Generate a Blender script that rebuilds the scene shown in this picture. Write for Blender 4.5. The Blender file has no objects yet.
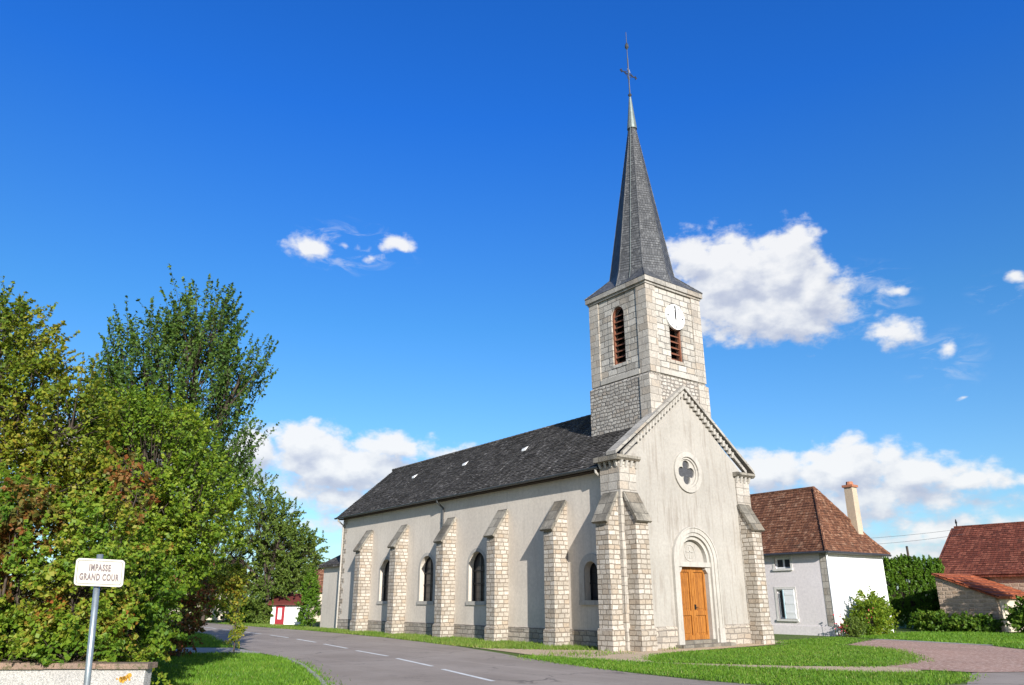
import bpy, bmesh, math, random
import numpy as np
from mathutils import Vector, Matrix
from mathutils.geometry import tessellate_polygon

C = bpy.context.scene.collection
S = bpy.context.scene
R = math.radians

# ---------------------------------------------------------------- camera
CAM = Vector((-19.371, -19.267, 1.70))
YAW, PITCH, ROLL, FPX = R(37.018), R(18.954), R(-0.169), 744.58
fw = Vector((math.sin(YAW)*math.cos(PITCH), math.cos(YAW)*math.cos(PITCH), math.sin(PITCH)))
rt = Vector((math.cos(YAW), -math.sin(YAW), 0)); up = rt.cross(fw)
r2 = rt*math.cos(ROLL)+up*math.sin(ROLL); u2 = -rt*math.sin(ROLL)+up*math.cos(ROLL)
cam = bpy.data.cameras.new('camera'); cam.sensor_width = 36; cam.lens = FPX/1024*36
cam.clip_start = 0.1; cam.clip_end = 3000
co = bpy.data.objects.new('camera', cam); C.objects.link(co); S.camera = co
co.matrix_world = Matrix(((r2.x, u2.x, -fw.x, CAM.x), (r2.y, u2.y, -fw.y, CAM.y), (r2.z, u2.z, -fw.z, CAM.z), (0, 0, 0, 1)))

# ---------------------------------------------------------------- light
SUN_D = Vector((1, 2.75, -1.2)).normalized()
sun = bpy.data.lights.new('sun', 'SUN'); sun.energy = 5.0; sun.angle = R(0.5); sun.color = (1.0, 0.955, 0.89)
so = bpy.data.objects.new('sun', sun); C.objects.link(so)
so.rotation_euler = SUN_D.to_track_quat('-Z', 'Y').to_euler(); so.location = (-30, -60, 40)
S.view_settings.view_transform = 'Standard'; S.view_settings.look = 'None'
S.view_settings.gamma = 1; S.view_settings.exposure = 0.62
S.view_settings.use_curve_mapping = False
SKY_STRENGTH = 0.12

# ---------------------------------------------------------------- node helpers
def nd(nt, kind, ins=None, **props):
    n = nt.nodes.new(kind)
    for k, v in props.items(): setattr(n, k, v)
    for k, v in (ins or {}).items():
        s = n.inputs[k]
        if isinstance(v, bpy.types.NodeSocket): nt.links.new(v, s)
        else: s.default_value = v
    return n
def mth(nt, op, a, b=0.0, c=0.0, clamp=False):
    return nd(nt, 'ShaderNodeMath', {0: a, 1: b, 2: c}, operation=op, use_clamp=clamp).outputs[0]
def vm(nt, op, a, b=(0, 0, 0)):
    n = nd(nt, 'ShaderNodeVectorMath', {0: a, 1: b}, operation=op)
    return n.outputs['Value'] if op in ('LENGTH', 'DOT_PRODUCT') else n.outputs[0]
def mixc(nt, fac, a, b, blend='MIX'):
    n = nt.nodes.new('ShaderNodeMix'); n.data_type = 'RGBA'; n.blend_type = blend; n.clamp_factor = True
    for i, v in ((0, fac), (6, a), (7, b)):
        if isinstance(v, bpy.types.NodeSocket): nt.links.new(v, n.inputs[i])
        elif i == 0: n.inputs[0].default_value = v
        else: n.inputs[i].default_value = (*v[:3], 1)
    return n.outputs[2]
def maprange(nt, v, a, b, c=0., d=1., smooth=False):
    n = nd(nt, 'ShaderNodeMapRange', {0: v, 1: a, 2: b, 3: c, 4: d}, clamp=True)
    if smooth: n.interpolation_type = 'SMOOTHSTEP'
    return n.outputs[0]
def noise(nt, vec, scale, detail=4., rough=.6, dims='3D'):
    n = nd(nt, 'ShaderNodeTexNoise', {'Scale': scale, 'Detail': detail, 'Roughness': rough}, noise_dimensions=dims)
    nt.links.new(vec, n.inputs['Vector']); return n
def ramp(nt, fac, stops, mode='LINEAR'):
    n = nt.nodes.new('ShaderNodeValToRGB'); n.color_ramp.interpolation = mode
    nt.links.new(fac, n.inputs[0]); el = n.color_ramp.elements
    while len(el) < len(stops): el.new(0.5)
    for e, (p, c) in zip(el, stops): e.position = p; e.color = (*c[:3], 1)
    return n.outputs[0]
def xyz(nt, x=0., y=0., z=0.):
    return nd(nt, 'ShaderNodeCombineXYZ', {0: x, 1: y, 2: z}).outputs[0]
def material(name):
    m = bpy.data.materials.new(name); m.use_nodes = True
    nt = m.node_tree; b = nt.nodes['Principled BSDF']
    b.inputs['Roughness'].default_value = .85; b.inputs['Specular IOR Level'].default_value = .25
    return m, nt, b
def setc(nt, b, col, bump=None, strength=.5, dist=.02, rough=None):
    if isinstance(col, bpy.types.NodeSocket): nt.links.new(col, b.inputs['Base Color'])
    else: b.inputs['Base Color'].default_value = (*col, 1)
    if bump is not None:
        n = nd(nt, 'ShaderNodeBump', {'Strength': strength, 'Distance': dist, 'Height': bump})
        nt.links.new(n.outputs[0], b.inputs['Normal'])
    if rough is not None: b.inputs['Roughness'].default_value = rough
def coords(nt):
    return nt.nodes.new('ShaderNodeUVMap').outputs[0], nt.nodes.new('ShaderNodeNewGeometry').outputs['Position']

# ---------------------------------------------------------------- world: sky and clouds
def pix_dir(x, y):
    d = fw + r2*((x-512)/FPX) - u2*((y-342.5)/FPX); d.normalize()
    return math.atan2(d.x, d.y)-YAW, math.asin(d.z)
W = bpy.data.worlds.new('World'); S.world = W; W.use_nodes = True
nt = W.node_tree; nt.nodes.clear()
sky = nt.nodes.new('ShaderNodeTexSky'); sky.sky_type = 'NISHITA'; sky.sun_disc = False
to_sun = -SUN_D
sky.sun_elevation = math.asin(to_sun.z); sky.sun_rotation = math.atan2(to_sun.x, to_sun.y) % (2*math.pi)
sky.air_density = 1.0; sky.dust_density = 0.6; sky.ozone_density = 2.0
gen = nt.nodes.new('ShaderNodeTexCoord').outputs['Generated']
sep = nd(nt, 'ShaderNodeSeparateXYZ', {0: gen})
el = mth(nt, 'ARCSINE', sep.outputs[2])
# azimuth measured from the direction the nave is seen in
ca, sa = math.cos(YAW), math.sin(YAW)
ax = mth(nt, 'SUBTRACT', mth(nt, 'MULTIPLY', sep.outputs[0], ca), mth(nt, 'MULTIPLY', sep.outputs[1], sa))
ay = mth(nt, 'ADD', mth(nt, 'MULTIPLY', sep.outputs[0], sa), mth(nt, 'MULTIPLY', sep.outputs[1], ca))
az = mth(nt, 'ARCTAN2', ax, ay)
# clear-air tint: a polarised, very blue late-summer sky
SKY_TINT = [(0.0, (.62, .80, 1.0)), (.12, (.52, .78, .99)), (.35, (.29, .735, 1.12)), (.62, (.13, .64, 1.5)), (1.0, (.10, .60, 1.5))]
SKY_GAIN = .9
tint = ramp(nt, mth(nt, 'DIVIDE', el, 1.0, clamp=True), [(p, tuple(v/1.5 for v in c)) for p, c in SKY_TINT])
blue = mixc(nt, 1.0, sky.outputs[0], tint, 'MULTIPLY')
blue = vm(nt, 'MULTIPLY', blue, (1.5*SKY_GAIN,)*3)
sunward = maprange(nt, vm(nt, 'DOT_PRODUCT', gen, tuple(to_sun)), -.1, .45, 0, 1, True)   # the deep polarised blue fades to plain haze towards the sun
blue = mixc(nt, sunward, blue, vm(nt, 'MULTIPLY', sky.outputs[0], (.62, .71, .84)))
p0 = xyz(nt, az, el, 0.)
CLOUDS = [  # x, y, rx, ry in photo pixels turned into sky directions, density
    (728, 275, 66, 50, 1.6), (782, 268, 52, 46, 1.5), (812, 290, 46, 44, 1.4), (698, 258, 40, 34, 1.2), (760, 310, 88, 38, 1.3), (800, 320, 54, 32, 1.1),
    (893, 289, 32, 13, .5), (884, 331, 36, 21, .8), (937, 342, 20, 15, .45), (963, 390, 15, 6, .2), (1020, 278, 20, 11, .5),
    (306, 245, 40, 15, .62), (404, 243, 24, 14, .6), (378, 257, 20, 9, .3), (350, 244, 30, 12, .12),
    (765, 476, 50, 26, 1.2), (845, 470, 66, 30, 1.4), (910, 476, 64, 24, 1.2), (965, 488, 64, 18, .85), (700, 480, 70, 26, .9), (1030, 480, 40, 16, .6),
    (870, 504, 210, 32, .75), (960, 530, 180, 28, .6), (800, 532, 150, 24, .55), (900, 554, 200, 20, .5),
    (262, 452, 36, 26, 1.1), (312, 452, 52, 28, 1.3), (385, 450, 60, 18, .95), (340, 470, 84, 26, 1.35), (450, 455, 40, 16, .7),
    (330, 496, 130, 28, .65), (340, 524, 130, 20, .5), (200, 470, 90, 30, .9), (90, 450, 120, 40, .9)]
LOBES = []
for (x, y, rx, ry, w) in CLOUDS:
    u, v = pix_dir(x, y)
    LOBES.append((u, v, (pix_dir(x+rx, y)[0]-pix_dir(x-rx, y)[0])/2, abs(pix_dir(x, y+ry)[1]-pix_dir(x, y-ry)[1])/2, w))
def cloud_field(p, detail):
    nw = noise(nt, p, 8., 2., .55)
    pw = vm(nt, 'ADD', p, vm(nt, 'MULTIPLY', vm(nt, 'SUBTRACT', nw.outputs['Color'], (.5, .5, .5)), (.075, .05, 0)))
    dens = None
    for (u, v, a, b, w) in LOBES:
        l = vm(nt, 'LENGTH', vm(nt, 'MULTIPLY', vm(nt, 'SUBTRACT', pw, (u, v, 0)), (1/a, 1/b, 0)))
        e = mth(nt, 'SUBTRACT', w, mth(nt, 'MULTIPLY', l, max(w, 1.)))
        dens = e if dens is None else nd(nt, 'ShaderNodeMath', {0: dens, 1: e, 2: .15}, operation='SMOOTH_MAX').outputs[0]
    pn = vm(nt, 'MULTIPLY', p, (1., 1.45, 1.))
    fb = noise(nt, pn, 20., detail, .58).outputs[0]
    wob = vm(nt, 'ADD', pn, vm(nt, 'MULTIPLY', nw.outputs['Color'], (.03, .03, 0)))
    vo = nd(nt, 'ShaderNodeTexVoronoi', {'Vector': wob, 'Scale': 34.}, feature='F1', voronoi_dimensions='2D').outputs['Distance']
    puff = mth(nt, 'MULTIPLY', mth(nt, 'SUBTRACT', .5, vo), .5)
    fine = mth(nt, 'MULTIPLY', mth(nt, 'SUBTRACT', noise(nt, vm(nt, 'ADD', pn, (3.1, 1.7, 0)), 62., 3., .6).outputs[0], .5), .75)
    return mth(nt, 'ADD', mth(nt, 'ADD', mth(nt, 'ADD', dens, puff), fine), mth(nt, 'MULTIPLY', mth(nt, 'SUBTRACT', fb, .47), 1.35))
tot = cloud_field(p0, 6.)
tot_up = cloud_field(vm(nt, 'ADD', p0, (-.006, .022, 0)), 3.)
alpha = maprange(nt, tot, -.08, .60, 0, 1, True)
rise = mth(nt, 'SUBTRACT', tot, tot_up)             # positive on the sunlit tops, negative on the flat grey bases
lit = mth(nt, 'ADD', .67, mth(nt, 'MULTIPLY', rise, .62), clamp=True)
ccol = ramp(nt, lit, [(0., (.50, .55, .70)), (.4, (.64, .68, .79)), (.72, (.86, .88, .92)), (1., (1.0, 1.0, 1.0))])
CLOUD_GAIN = 0.625/SKY_STRENGTH
ccol = vm(nt, 'MULTIPLY', ccol, (CLOUD_GAIN,)*3)
# thin torn wisps between the small clouds
wm = None
for (x, y, rx, ry, k) in ((352, 248, 80, 34, 1.), (860, 300, 70, 50, .8), (1005, 292, 50, 26, .8), (560, 452, 120, 20, .5), (945, 360, 60, 40, .6), (860, 540, 260, 40, .9), (350, 520, 170, 40, .8)):
    u, v = pix_dir(x, y); a_ = (pix_dir(x+rx, y)[0]-pix_dir(x-rx, y)[0])/2; b_ = abs(pix_dir(x, y+ry)[1]-pix_dir(x, y-ry)[1])/2
    l = vm(nt, 'LENGTH', vm(nt, 'MULTIPLY', vm(nt, 'SUBTRACT', p0, (u, v, 0)), (1/a_, 1/b_, 0)))
    e = mth(nt, 'MULTIPLY', maprange(nt, l, .2, 1., 1, 0, True), k)
    wm = e if wm is None else mth(nt, 'MAXIMUM', wm, e)
wn0 = noise(nt, vm(nt, 'MULTIPLY', p0, (9., 26., 1.)), 2.2, 6., .62); wn0.inputs['Distortion'].default_value = .8
wisp = mth(nt, 'MULTIPLY', maprange(nt, wn0.outputs[0], .48, .72, 0, .5, True), wm)
blue = mixc(nt, wisp, blue, tuple(c*CLOUD_GAIN for c in (.86, .89, .95)))
final = mixc(nt, mth(nt, 'MULTIPLY', alpha, .93), blue, ccol)
bg = nd(nt, 'ShaderNodeBackground', {'Color': final, 'Strength': SKY_STRENGTH})
out = nt.nodes.new('ShaderNodeOutputWorld'); nt.links.new(bg.outputs[0], out.inputs[0])
W.cycles.sampling_method = 'MANUAL'; W.cycles.sample_map_resolution = 512

# ---------------------------------------------------------------- mesh helpers
ORG = {}
def org(p):
    return ORG[p.name] if p is not None else Vector((0, 0, 0))
class MB:
    def __init__(s): s.v = []; s.f = []
    def add(s, vs, fs):
        o = len(s.v); s.v += [tuple(v) for v in vs]; s.f += [tuple(i+o for i in f) for f in fs]; return s
    def box(s, x0, x1, y0, y1, z0, z1):
        return s.hexa([(x0, y0, z0), (x1, y0, z0), (x1, y1, z0), (x0, y1, z0), (x0, y0, z1), (x1, y0, z1), (x1, y1, z1), (x0, y1, z1)])
    def hexa(s, p):
        return s.add(p, [(3, 2, 1, 0), (4, 5, 6, 7), (0, 1, 5, 4), (1, 2, 6, 5), (2, 3, 7, 6), (3, 0, 4, 7)])
    def prism(s, pts, f, d0, d1):   # outline (u, v) swept from depth d0 to d1
        n = len(pts); vs = [f(u, v, d0) for u, v in pts]+[f(u, v, d1) for u, v in pts]
        return s.add(vs, [tuple(range(n)), tuple(range(2*n-1, n-1, -1))]+[(i, (i+1) % n, n+(i+1) % n, n+i) for i in range(n)])
    def slab(s, outline, holes, f, d0, d1):
        loops = [outline]+list(holes); flat = [q for l in loops for q in l]; n = len(flat)
        tri = tessellate_polygon([[Vector((u, v, 0)) for u, v in l] for l in loops])
        vs = [f(u, v, d0) for u, v in flat]+[f(u, v, d1) for u, v in flat]
        fs = [tuple(t) for t in tri]+[tuple(i+n for i in reversed(t)) for t in tri]
        o = 0
        for l in loops:
            k = len(l)
            fs += [(o+i, o+(i+1) % k, n+o+(i+1) % k, n+o+i) for i in range(k)]; o += k
        return s.add(vs, fs)
    def tube(s, pts, rad, n=8, cap=True):
        pts = [Vector(p) for p in pts]; rings = []
        for i, p in enumerate(pts):
            t = (pts[min(i+1, len(pts)-1)]-pts[max(i-1, 0)]).normalized()
            a = t.cross(Vector((0.31, 0.17, 1)) if abs(t.z) < .9 else Vector((1, .2, 0))).normalized(); b = t.cross(a)
            r = rad[i] if hasattr(rad, '__len__') else rad
            rings.append([p+(a*math.cos(k*2*math.pi/n)+b*math.sin(k*2*math.pi/n))*r for k in range(n)])
        fs = []
        for i in range(len(pts)-1):
            for k in range(n):
                fs.append((i*n+k, i*n+(k+1) % n, (i+1)*n+(k+1) % n, (i+1)*n+k))
        if cap: fs += [tuple(range(n)), tuple(range(len(pts)*n-1, len(pts)*n-n-1, -1))]
        return s.add([v for r_ in rings for v in r_], fs)
    def courses(s, A, B, Cc, D, n, th=.03, jit=.0, rnd=None, seg=1):   # overlapping rows of tiles; A-B eave, D-C ridge
        A, B, Cc, D = map(Vector, (A, B, Cc, D)); nr = (B-A).cross(D-A).normalized()
        if nr.z < 0: nr = -nr
        rnd = rnd or random.Random(1)
        for i in range(n):
            t0, t1 = i/n, (i+1)/n
            for k in range(seg):
                l0 = A.lerp(D, t0); q0 = B.lerp(Cc, t0); l1 = A.lerp(D, t1); q1 = B.lerp(Cc, t1)
                h = th+rnd.uniform(-jit, jit); h2 = th*.15
                a = l0.lerp(q0, k/seg); b = l0.lerp(q0, (k+1)/seg); c = l1.lerp(q1, (k+1)/seg); d = l1.lerp(q1, k/seg)
                s.add([a+nr*h, b+nr*h, c+nr*h2, d+nr*h2, a-nr*.02, b-nr*.02], [(0, 1, 2, 3), (4, 5, 1, 0)])
        return s
    def build(s, name, m, parent=None, smooth=False, recalc=True):
        o0 = org(parent); me = bpy.data.meshes.new(name)
        me.from_pydata([(x-o0.x, y-o0.y, z-o0.z) for x, y, z in s.v], [], s.f); me.update()
        if recalc:
            bm = bmesh.new(); bm.from_mesh(me); bmesh.ops.recalc_face_normals(bm, faces=bm.faces); bm.to_mesh(me); bm.free()
        uv = me.uv_layers.new(name='UVMap'); data = uv.data
        for p in me.polygons:
            nrm = p.normal
            t = Vector((-nrm.y, nrm.x, 0))
            t = Vector((1, 0, 0)) if t.length < .05 else t.normalized()
            w = nrm.cross(t)
            if w.z < 0 or (abs(w.z) < .05 and w.y < 0): w = -w
            for li in p.loop_indices:
                c = me.vertices[me.loops[li].vertex_index].co+o0
                data[li].uv = (c.dot(t), c.dot(w))
        if smooth:
            for p in me.polygons: p.use_smooth = True
        me.materials.append(m)
        ob = bpy.data.objects.new(name, me); C.objects.link(ob)
        if parent is not None: ob.parent = parent
        ORG[ob.name] = o0
        return ob
def thing(name, label, cat, loc, group=None):
    o = bpy.data.objects.new(name, None); C.objects.link(o); o.location = loc; o.empty_display_size = .3
    o['label'] = label; o['category'] = cat
    if group: o['group'] = group
    ORG[o.name] = Vector(loc); return o
def tag(o, label, cat, group=None, kind=None):
    if label: o['label'] = label
    if cat: o['category'] = cat
    if group: o['group'] = group
    if kind: o['kind'] = kind
    return o
def struct(name, mb, m):
    o = mb.build(name, m); o['kind'] = 'structure'; return o
def arch(cx, hw, z0, zs, n=14):   # round-headed opening
    return [(cx-hw, z0)]+[(cx-hw*math.cos(math.pi*i/n), zs+hw*math.sin(math.pi*i/n)) for i in range(n+1)]+[(cx+hw, z0)]
def circ(cx, cz, r, n=28): return [(cx+r*math.cos(2*math.pi*i/n), cz+r*math.sin(2*math.pi*i/n)) for i in range(n)]
FX = lambda y0: (lambda u, v, d: (u, y0+d, v))     # plane facing -y: u=x, v=z
FY = lambda x0: (lambda u, v, d: (x0+d, u, v))     # plane facing -x: u=y, v=z
def archring(mb, cx, hwi, hwo, z0, zs, f, d0, d1, n=16):
    a = arch(cx, hwi, z0, zs, n); b = arch(cx, hwo, z0, zs, n); k = len(a)
    vs = [f(*q, d0) for q in a]+[f(*q, d0) for q in b]+[f(*q, d1) for q in a]+[f(*q, d1) for q in b]
    fs = []
    for i in range(k-1):
        fs += [(i, i+1, k+i+1, k+i), (2*k+i, 3*k+i, 3*k+i+1, 2*k+i+1), (i, 2*k+i, 2*k+i+1, i+1), (k+i, k+i+1, 3*k+i+1, 3*k+i)]
    fs += [(0, k, 3*k, 2*k), (k-1, 3*k-1, 4*k-1, 2*k-1)]
    return mb.add(vs, fs)
def ring(mb, cx, cz, ri, ro, f, d0, d1, n=32):
    a = circ(cx, cz, ri, n); b = circ(cx, cz, ro, n)
    vs = [f(*q, d0) for q in a]+[f(*q, d0) for q in b]+[f(*q, d1) for q in a]+[f(*q, d1) for q in b]; fs = []
    for i in range(n):
        j = (i+1) % n
        fs += [(i, j, n+j, n+i), (2*n+i, 3*n+i, 3*n+j, 2*n+j), (i, 2*n+i, 2*n+j, j), (n+i, n+j, 3*n+j, 3*n+i)]
    return mb.add(vs, fs)

# ---------------------------------------------------------------- materials
def tiles(nt, uv, w, h, mort, jit=.02, nscale=3.):
    nz = noise(nt, uv, nscale, 3., .6).outputs['Color']
    uv = vm(nt, 'ADD', uv, vm(nt, 'MULTIPLY', vm(nt, 'SUBTRACT', nz, (.5, .5, .5)), (jit*2, jit, 0)))
    s = nd(nt, 'ShaderNodeSeparateXYZ', {0: uv})
    v = mth(nt, 'DIVIDE', s.outputs[1], h); row = mth(nt, 'FLOOR', v); fv = mth(nt, 'FRACT', v)
    offn = nd(nt, 'ShaderNodeTexWhiteNoise', {'W': row}, noise_dimensions='1D').outputs[0]
    u = mth(nt, 'ADD', mth(nt, 'DIVIDE', s.outputs[0], w), mth(nt, 'MULTIPLY', offn, 7.3))
    col = mth(nt, 'FLOOR', u); fu = mth(nt, 'FRACT', u)
    wn = nd(nt, 'ShaderNodeTexWhiteNoise', {'Vector': xyz(nt, col, row, 0.)}, noise_dimensions='2D')
    du = mth(nt, 'MULTIPLY', mth(nt, 'MINIMUM', fu, mth(nt, 'SUBTRACT', 1., fu)), w)
    dv = mth(nt, 'MULTIPLY', mth(nt, 'MINIMUM', fv, mth(nt, 'SUBTRACT', 1., fv)), h)
    edge = maprange(nt, mth(nt, 'MINIMUM', du, dv), mort*.35, mort, 0, 1, True)
    return wn.outputs[0], edge
def stone(name, w, h, mort, ca, cb, cm, jit=.03, dirt=.35, dirtc=(.16, .15, .14), bump=.6):
    m, nt, b = material(name); uv, pos = coords(nt)
    rnd, edge = tiles(nt, uv, w, h, mort, jit)
    mid = tuple((a*.55+b*.45) for a, b in zip(ca, cb)); warm = (cb[0]*1.08, cb[1]*.96, cb[2]*.84)
    col = ramp(nt, rnd, [(0, ca), (.4, mid), (.75, tuple(a*.25+b*.75 for a, b in zip(ca, cb))), (.9, tuple(a*.3+b*.7 for a, b in zip(ca, warm))), (1, tuple(c*.9 for c in cb))])
    n1 = noise(nt, pos, 1.1, 6., .65).outputs[0]; n2 = noise(nt, pos, 14., 4., .7).outputs[0]
    col = mixc(nt, 1., col, ramp(nt, n2, [(.3, (.68, .68, .68)), (.7, (1.12, 1.1, 1.07))]), 'MULTIPLY')
    col = mixc(nt, maprange(nt, n1, .5, .72, 0, dirt), col, dirtc)
    col = mixc(nt, mth(nt, 'MULTIPLY', mth(nt, 'SUBTRACT', 1., edge), .85), col, cm)
    hgt = mth(nt, 'ADD', edge, mth(nt, 'ADD', mth(nt, 'MULTIPLY', n2, .5), mth(nt, 'MULTIPLY', rnd, .35)))
    setc(nt, b, col, hgt, bump, .025, .92); return m
def render_mat(name, ca, cb, stain, amt=.4):
    m, nt, b = material(name); uv, pos = coords(nt)
    st = noise(nt, vm(nt, 'MULTIPLY', uv, (2.2, .22, 1.)), 1.6, 6., .65).outputs[0]
    n1 = noise(nt, pos, .45, 5., .6).outputs[0]; n2 = noise(nt, pos, 9., 5., .7).outputs[0]; n3 = noise(nt, pos, 45., 3., .7).outputs[0]
    col = mixc(nt, maprange(nt, n1, .35, .65), ca, cb)
    col = mixc(nt, 1., col, ramp(nt, n2, [(.3, (.86, .86, .86)), (.7, (1.06, 1.06, 1.05))]), 'MULTIPLY')
    col = mixc(nt, maprange(nt, st, .52, .75, 0, amt), col, stain)
    st2 = noise(nt, vm(nt, 'MULTIPLY', uv, (7., .32, 1.)), 1.9, 4., .6).outputs[0]
    patchy = noise(nt, pos, .55, 3., .5).outputs[0]
    col = mixc(nt, mth(nt, 'MULTIPLY', maprange(nt, st2, .56, .70, 0, amt), maprange(nt, patchy, .45, .62)), col, stain)
    blot = noise(nt, pos, 1.9, 7., .7).outputs[0]
    col = mixc(nt, maprange(nt, blot, .6, .72, 0, amt*.6), col, stain)
    setc(nt, b, col, mth(nt, 'ADD', n3, n2), .25, .012, .93); return m
def roof_mat(name, w, h, stops, mort=.012, jit=.006, moss=None, rough=.8, spec=.25, mossr=(.55, .7)):
    m, nt, b = material(name); uv, pos = coords(nt)
    rnd, edge = tiles(nt, uv, w, h, mort, jit, 6.)
    col = ramp(nt, rnd, stops)
    n1 = noise(nt, pos, .7, 5., .6).outputs[0]; n2 = noise(nt, pos, 22., 3., .7).outputs[0]
    col = mixc(nt, 1., col, ramp(nt, n1, [(.3, (.84, .84, .84)), (.7, (1.12, 1.12, 1.12))]), 'MULTIPLY')
    col = mixc(nt, 1., col, ramp(nt, n2, [(.3, (.7, .7, .7)), (.7, (1.25, 1.25, 1.25))]), 'MULTIPLY')
    if moss: col = mixc(nt, maprange(nt, noise(nt, pos, 2.2, 6., .7).outputs[0], mossr[0], mossr[1], 0, .55), col, moss)
    col = mixc(nt, mth(nt, 'MULTIPLY', mth(nt, 'SUBTRACT', 1., edge), .6), col, (.012, .011, .01))
    setc(nt, b, col, mth(nt, 'ADD', edge, mth(nt, 'MULTIPLY', rnd, .8)), .6, .02, rough)
    b.inputs['Specular IOR Level'].default_value = spec; return m
def plain(name, c, rough=.6, var=.25, scale=6., metal=0., bump=.15):
    m, nt, b = material(name); uv, pos = coords(nt)
    n = noise(nt, pos, scale, 5., .65).outputs[0]
    col = mixc(nt, 1., c, ramp(nt, n, [(.25, (1-var,)*3), (.75, (1+var*.6,)*3)]), 'MULTIPLY')
    setc(nt, b, col, n, bump, .01, rough); b.inputs['Metallic'].default_value = metal; return m
def leaf_mat(name, stops, patch=.35, trans=.3, pscale=.5):
    m, nt, b = material(name); g = nt.nodes.new('ShaderNodeNewGeometry')
    n = noise(nt, g.outputs['Position'], pscale, 3., .6).outputs[0]
    f = mth(nt, 'ADD', mth(nt, 'MULTIPLY', g.outputs['Random Per Island'], 1-patch), mth(nt, 'MULTIPLY', maprange(nt, n, .3, .7), patch))
    col = ramp(nt, f, stops)
    nt.links.new(col, b.inputs['Base Color']); b.inputs['Roughness'].default_value = .55; b.inputs['Specular IOR Level'].default_value = .3
    t = nd(nt, 'ShaderNodeBsdfTranslucent', {'Color': mixc(nt, 1., col, (1.5, 1.4, .6), 'MULTIPLY')})
    mx = nd(nt, 'ShaderNodeMixShader', {0: trans, 1: b.outputs[0], 2: t.outputs[0]})
    nt.links.new(mx.outputs[0], nt.nodes['Material Output'].inputs[0]); return m

ashlar = stone('pale limestone blocks', .30, .165, .02, (.54, .495, .435), (.33, .285, .23), (.18, .145, .11), .055, .42, (.17, .15, .13), .8)
quoin = stone('dressed limestone quoins', .48, .3, .016, (.49, .455, .405), (.35, .32, .28), (.19, .17, .145), .03, .5)
belfry_stone = stone('belfry limestone', .52, .27, .02, (.52, .495, .45), (.35, .33, .295), (.125, .115, .105), .06, .7, (.14, .13, .115), .9)
rubble = stone('grey rubble stone', .24, .15, .03, (.52, .49, .44), (.33, .305, .275), (.15, .135, .12), .17, .4, (.16, .15, .14), .9)
plinth_stone = stone('weathered plinth stone', .42, .2, .026, (.50, .44, .37), (.28, .25, .215), (.16, .14, .12), .09, .55)
trim = render_mat('cut limestone trim', (.45, .425, .385), (.38, .355, .315), (.17, .155, .14), .5)
cap_stone = stone('lichened cap stone', .5, .45, .012, (.32, .295, .25), (.17, .155, .13), (.07, .065, .055), .03, .9, (.05, .047, .04), .8)
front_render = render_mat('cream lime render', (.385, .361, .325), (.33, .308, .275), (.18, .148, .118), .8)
nave_render = render_mat('greyish lime render', (.63, .565, .485), (.555, .495, .425), (.38, .33, .27), .4)
slate = roof_mat('dark flat stone tiles', .15, .14, [(0, (.052, .047, .043)), (.45, (.082, .075, .069)), (.8, (.115, .106, .097)), (.96, (.16, .15, .138)), (1, (.30, .28, .26))], .014, .014, (.06, .055, .042), .92, .1)
spire_slate = roof_mat('spire slates', .13, .12, [(0, (.055, .058, .063)), (.6, (.085, .088, .094)), (1, (.125, .128, .132))], .012, .006, None, .55, .45)
lead = plain('old lead', (.19, .225, .215), .5, .3, 9., .45)
zinc = plain('zinc gutter', (.11, .115, .12), .45, .25, 5., .7)
dark_iron = plain('dark iron', (.035, .036, .04), .5, .3, 12., .5)
louvre_wood = plain('red brown louvre wood', (.19, .075, .043), .7, .35, 12.)
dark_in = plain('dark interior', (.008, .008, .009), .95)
glass_m, gnt, gb = material('old leaded glass'); setc(gnt, gb, (.02, .022, .027), None, rough=.3); gb.inputs['Specular IOR Level'].default_value = .7
clock_white = plain('enamel clock face', (.80, .80, .78), .3, .05)
black_paint = plain('black paint', (.015, .015, .017), .4)
# wood of the portal door
wood, wnt, wb = material('varnished oak boards'); uvw, posw = coords(wnt)
gr = noise(wnt, vm(wnt, 'MULTIPLY', uvw, (16., 1.3, 1.)), 2.2, 6., .65).outputs[0]
sp = nd(wnt, 'ShaderNodeSeparateXYZ', {0: uvw}); plank = mth(wnt, 'MULTIPLY', sp.outputs[0], 8.2)
pr = nd(wnt, 'ShaderNodeTexWhiteNoise', {'W': mth(wnt, 'FLOOR', plank)}, noise_dimensions='1D').outputs[0]
pe = mth(wnt, 'FRACT', plank); pe = maprange(wnt, mth(wnt, 'MINIMUM', pe, mth(wnt, 'SUBTRACT', 1., pe)), .02, .07)
wc = ramp(wnt, mth(wnt, 'ADD', mth(wnt, 'MULTIPLY', gr, .8), mth(wnt, 'MULTIPLY', pr, .22)), [(.25, (.12, .04, .010)), (.5, (.33, .125, .024)), (.8, (.55, .245, .052))])
wc = mixc(wnt, maprange(wnt, noise(wnt, posw, 3., 5., .7).outputs[0], .55, .7, 0, .45), wc, (.16, .05, .012))
wc = mixc(wnt, pe, mixc(wnt, 1., wc, (.45, .4, .4), 'MULTIPLY'), wc)
setc(wnt, wb, wc, mth(wnt, 'ADD', pe, mth(wnt, 'MULTIPLY', gr, .3)), .4, .01, .5)
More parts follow.
